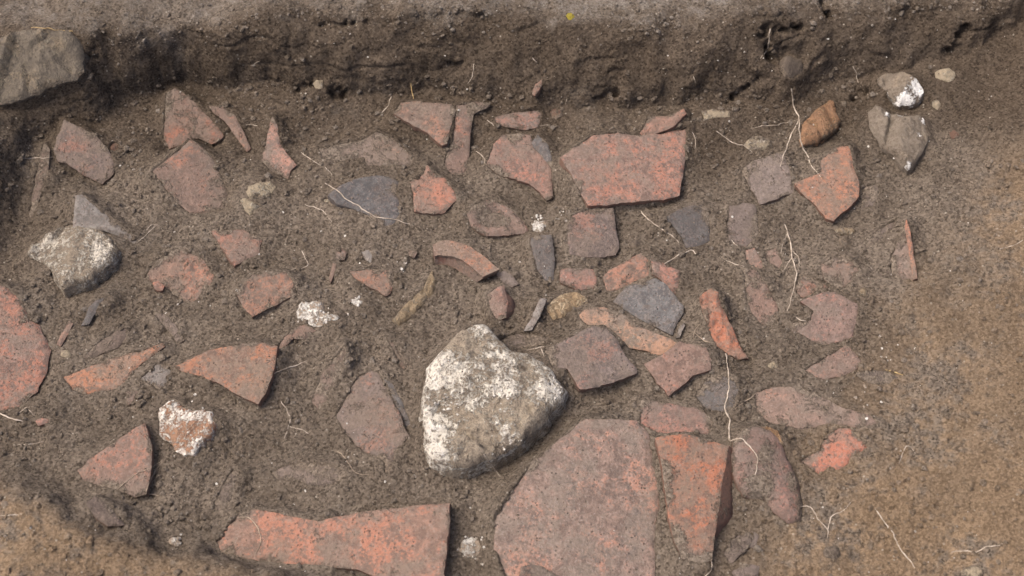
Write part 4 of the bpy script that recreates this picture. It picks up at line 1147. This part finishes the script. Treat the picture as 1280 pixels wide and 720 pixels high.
for pth, lb in [
    ([(381,256),(394,258),(405,264),(415.5,277)], 'arched rootlet on bare soil left of the blue-grey sherd'),
    ([(376,190),(389,201),(401,208)], 'straight rootlet between the upright orange sherd and the crumbly tan lump'),
    ([(408,209),(415,219)], 'very short rootlet below the crumbly tan lump'),
    ([(995,397),(1000,400),(1007,401)], 'tiny rootlet in the notch of the straight-edged pinkish grey fragment'),
    ([(907,325),(917.5,330),(931,333)], 'thin rootlet left of the ragged small orange chip'),
    ([(675,157),(687,157),(697,158)], 'level rootlet right of the small dusty slab fragment'),
    ([(307,156),(323,157.5)], 'short level rootlet between the narrow curved and upright orange sherds'),
    ([(21,555),(40,556),(54,553)], 'level rootlet left of the reddish triangular fragment'),
    ([(914,300),(918,306),(922,307)], 'tiny bent rootlet on the faint dust-covered grey sherd'),
    ([(665,72),(672,77)], 'tiny rootlet high in the bank face above the reddish chip'),
    ([(866,95),(869,103)], 'tiny upright rootlet in the bank face above the chalky flake'),
    ([(708,122),(707,131)], 'upright rootlet at the bank foot behind the large pink roof tile'),
    ([(313,82),(325,76)], 'slanting rootlet in the bank face left of the cream triangular pebble'),
    ([(610,150),(617,157)], 'short rootlet left of the small dusty slab fragment')]:
    root([(pth, .0008)], lb, group='stray rootlets on the soil')

# ------------------------------------------------------------------ loose crumbs and chalk flecks
def tan_at(x, y):
    return float(tan[min(ny - 1, int(np.searchsorted(ax_y, y))), min(nx - 1, int(np.searchsorted(ax_x, x)))])


N = 52000
bx = rng.uniform(-1.0, 1.0, N); by = rng.uniform(0.45, 1.95, N)
dirv = Vector((0, .62, -.78)).normalized()
cs, rs, tn_, pl_, hm_ = [], [], [], [], []
fl_c, fl_r = [], []
dens = vn2(bx * 9, by * 9, 101)
for i in range(N):
    if dens[i] < random.uniform(-1.1, .9): continue
    o = Vector((bx[i], by[i] - .8, 1.0 * .78 / .62 * .8 + 0.0))
    ok, loc, nor, fi, ob, _ = sc.ray_cast(dg, o, dirv)
    if not ok: continue
    if ob.name != 'ground':
        if random.random() > .10: continue
        r = random.uniform(.0008, .0016)
    else:
        r = .0010 + .0048 * random.random() ** 5
        if loc.z > .03 and loc.y > 1.4 and random.random() < .88: continue
    cs.append(loc + Vector((0, 0, r * .15))); rs.append(r)
    hm_.append(1.0 if (loc.y > 1.46 and .03 < loc.z < HB - .01) else 0.0)
    tn_.append(tan_at(loc.x, loc.y) * random.choice([.5, .9, 1.2]))
    top = loc.z > HB - .02 and loc.y > 1.4
    pl_.append(random.choice([.3, .6, 1.0]) if top else random.choice([0, 0, .2, .4, .7]))
# dried pale crumbs along the lip of the bank
for (x0, x1, k, yy, sp) in [(300, 640, 420, 12, 12), (760, 850, 160, 30, 9), (640, 960, 260, 8, 10), (100, 330, 200, 38, 16), (1040, 1250, 160, 8, 8), (960, 1040, 60, 8, 6), (530, 570, 70, 30, 10)]:
    for _ in range(k):
        p, ob = cast(random.uniform(x0, x1), random.gauss(yy, sp))
        if p is None or ob.name != 'ground': continue
        r = .0010 + .0032 * random.random() ** 4
        cs.append(Vector(p)); rs.append(r); tn_.append(0); hm_.append(0); pl_.append(random.choice([.5, 1, 1.3]))
V, Fc = lumps(np.array([tuple(c) for c in cs]), np.array(rs), .85)
crumbs = mesh_obj('soil_crumbs', V, Fc, M_GROUND, {'tan': np.repeat(tn_, 12), 'pale': np.repeat(pl_, 12), 'dark_soil': np.repeat(hm_, 12)}, smooth=False)
tag(crumbs, 'loose crumbs of dark soil scattered over the trench', 'soil', kind='stuff')
cs, rs = [], []
for _ in range(330):
    p, ob = cast(random.uniform(-40, 1320), random.uniform(5, 730))
    if p is None or (ob.name != 'ground' and random.random() > .25): continue
    cs.append(p); rs.append(.0008 + .0017 * random.random() ** 3)
for (cx, cy, r_, k) in [(672, 275, 8, 14), (702, 268, 7, 10), (588, 684, 14, 30), (395, 395, 16, 20), (446, 377, 7, 8), (219, 678, 8, 8), (232, 535, 30, 24), (1110, 440, 14, 10), (500, 332, 6, 4), (1080, 500, 18, 8)]:
    for _ in range(k):
        p, ob = cast(random.gauss(cx, r_ * .6), random.gauss(cy, r_ * .6))
        if p is None: continue
        cs.append(p); rs.append(random.uniform(.001, .0030))
V, Fc = lumps(np.array(cs), np.array(rs), .7)
z_ = np.zeros(len(V))
flecks = mesh_obj('chalk_flecks', V, Fc, mat_rock('white'), {'dirt': z_ + .05, 'side': z_, 'crust': z_ + .05}, smooth=False)
tag(flecks, 'tiny white chalk flecks sprinkled over the soil', 'chalk', kind='stuff')
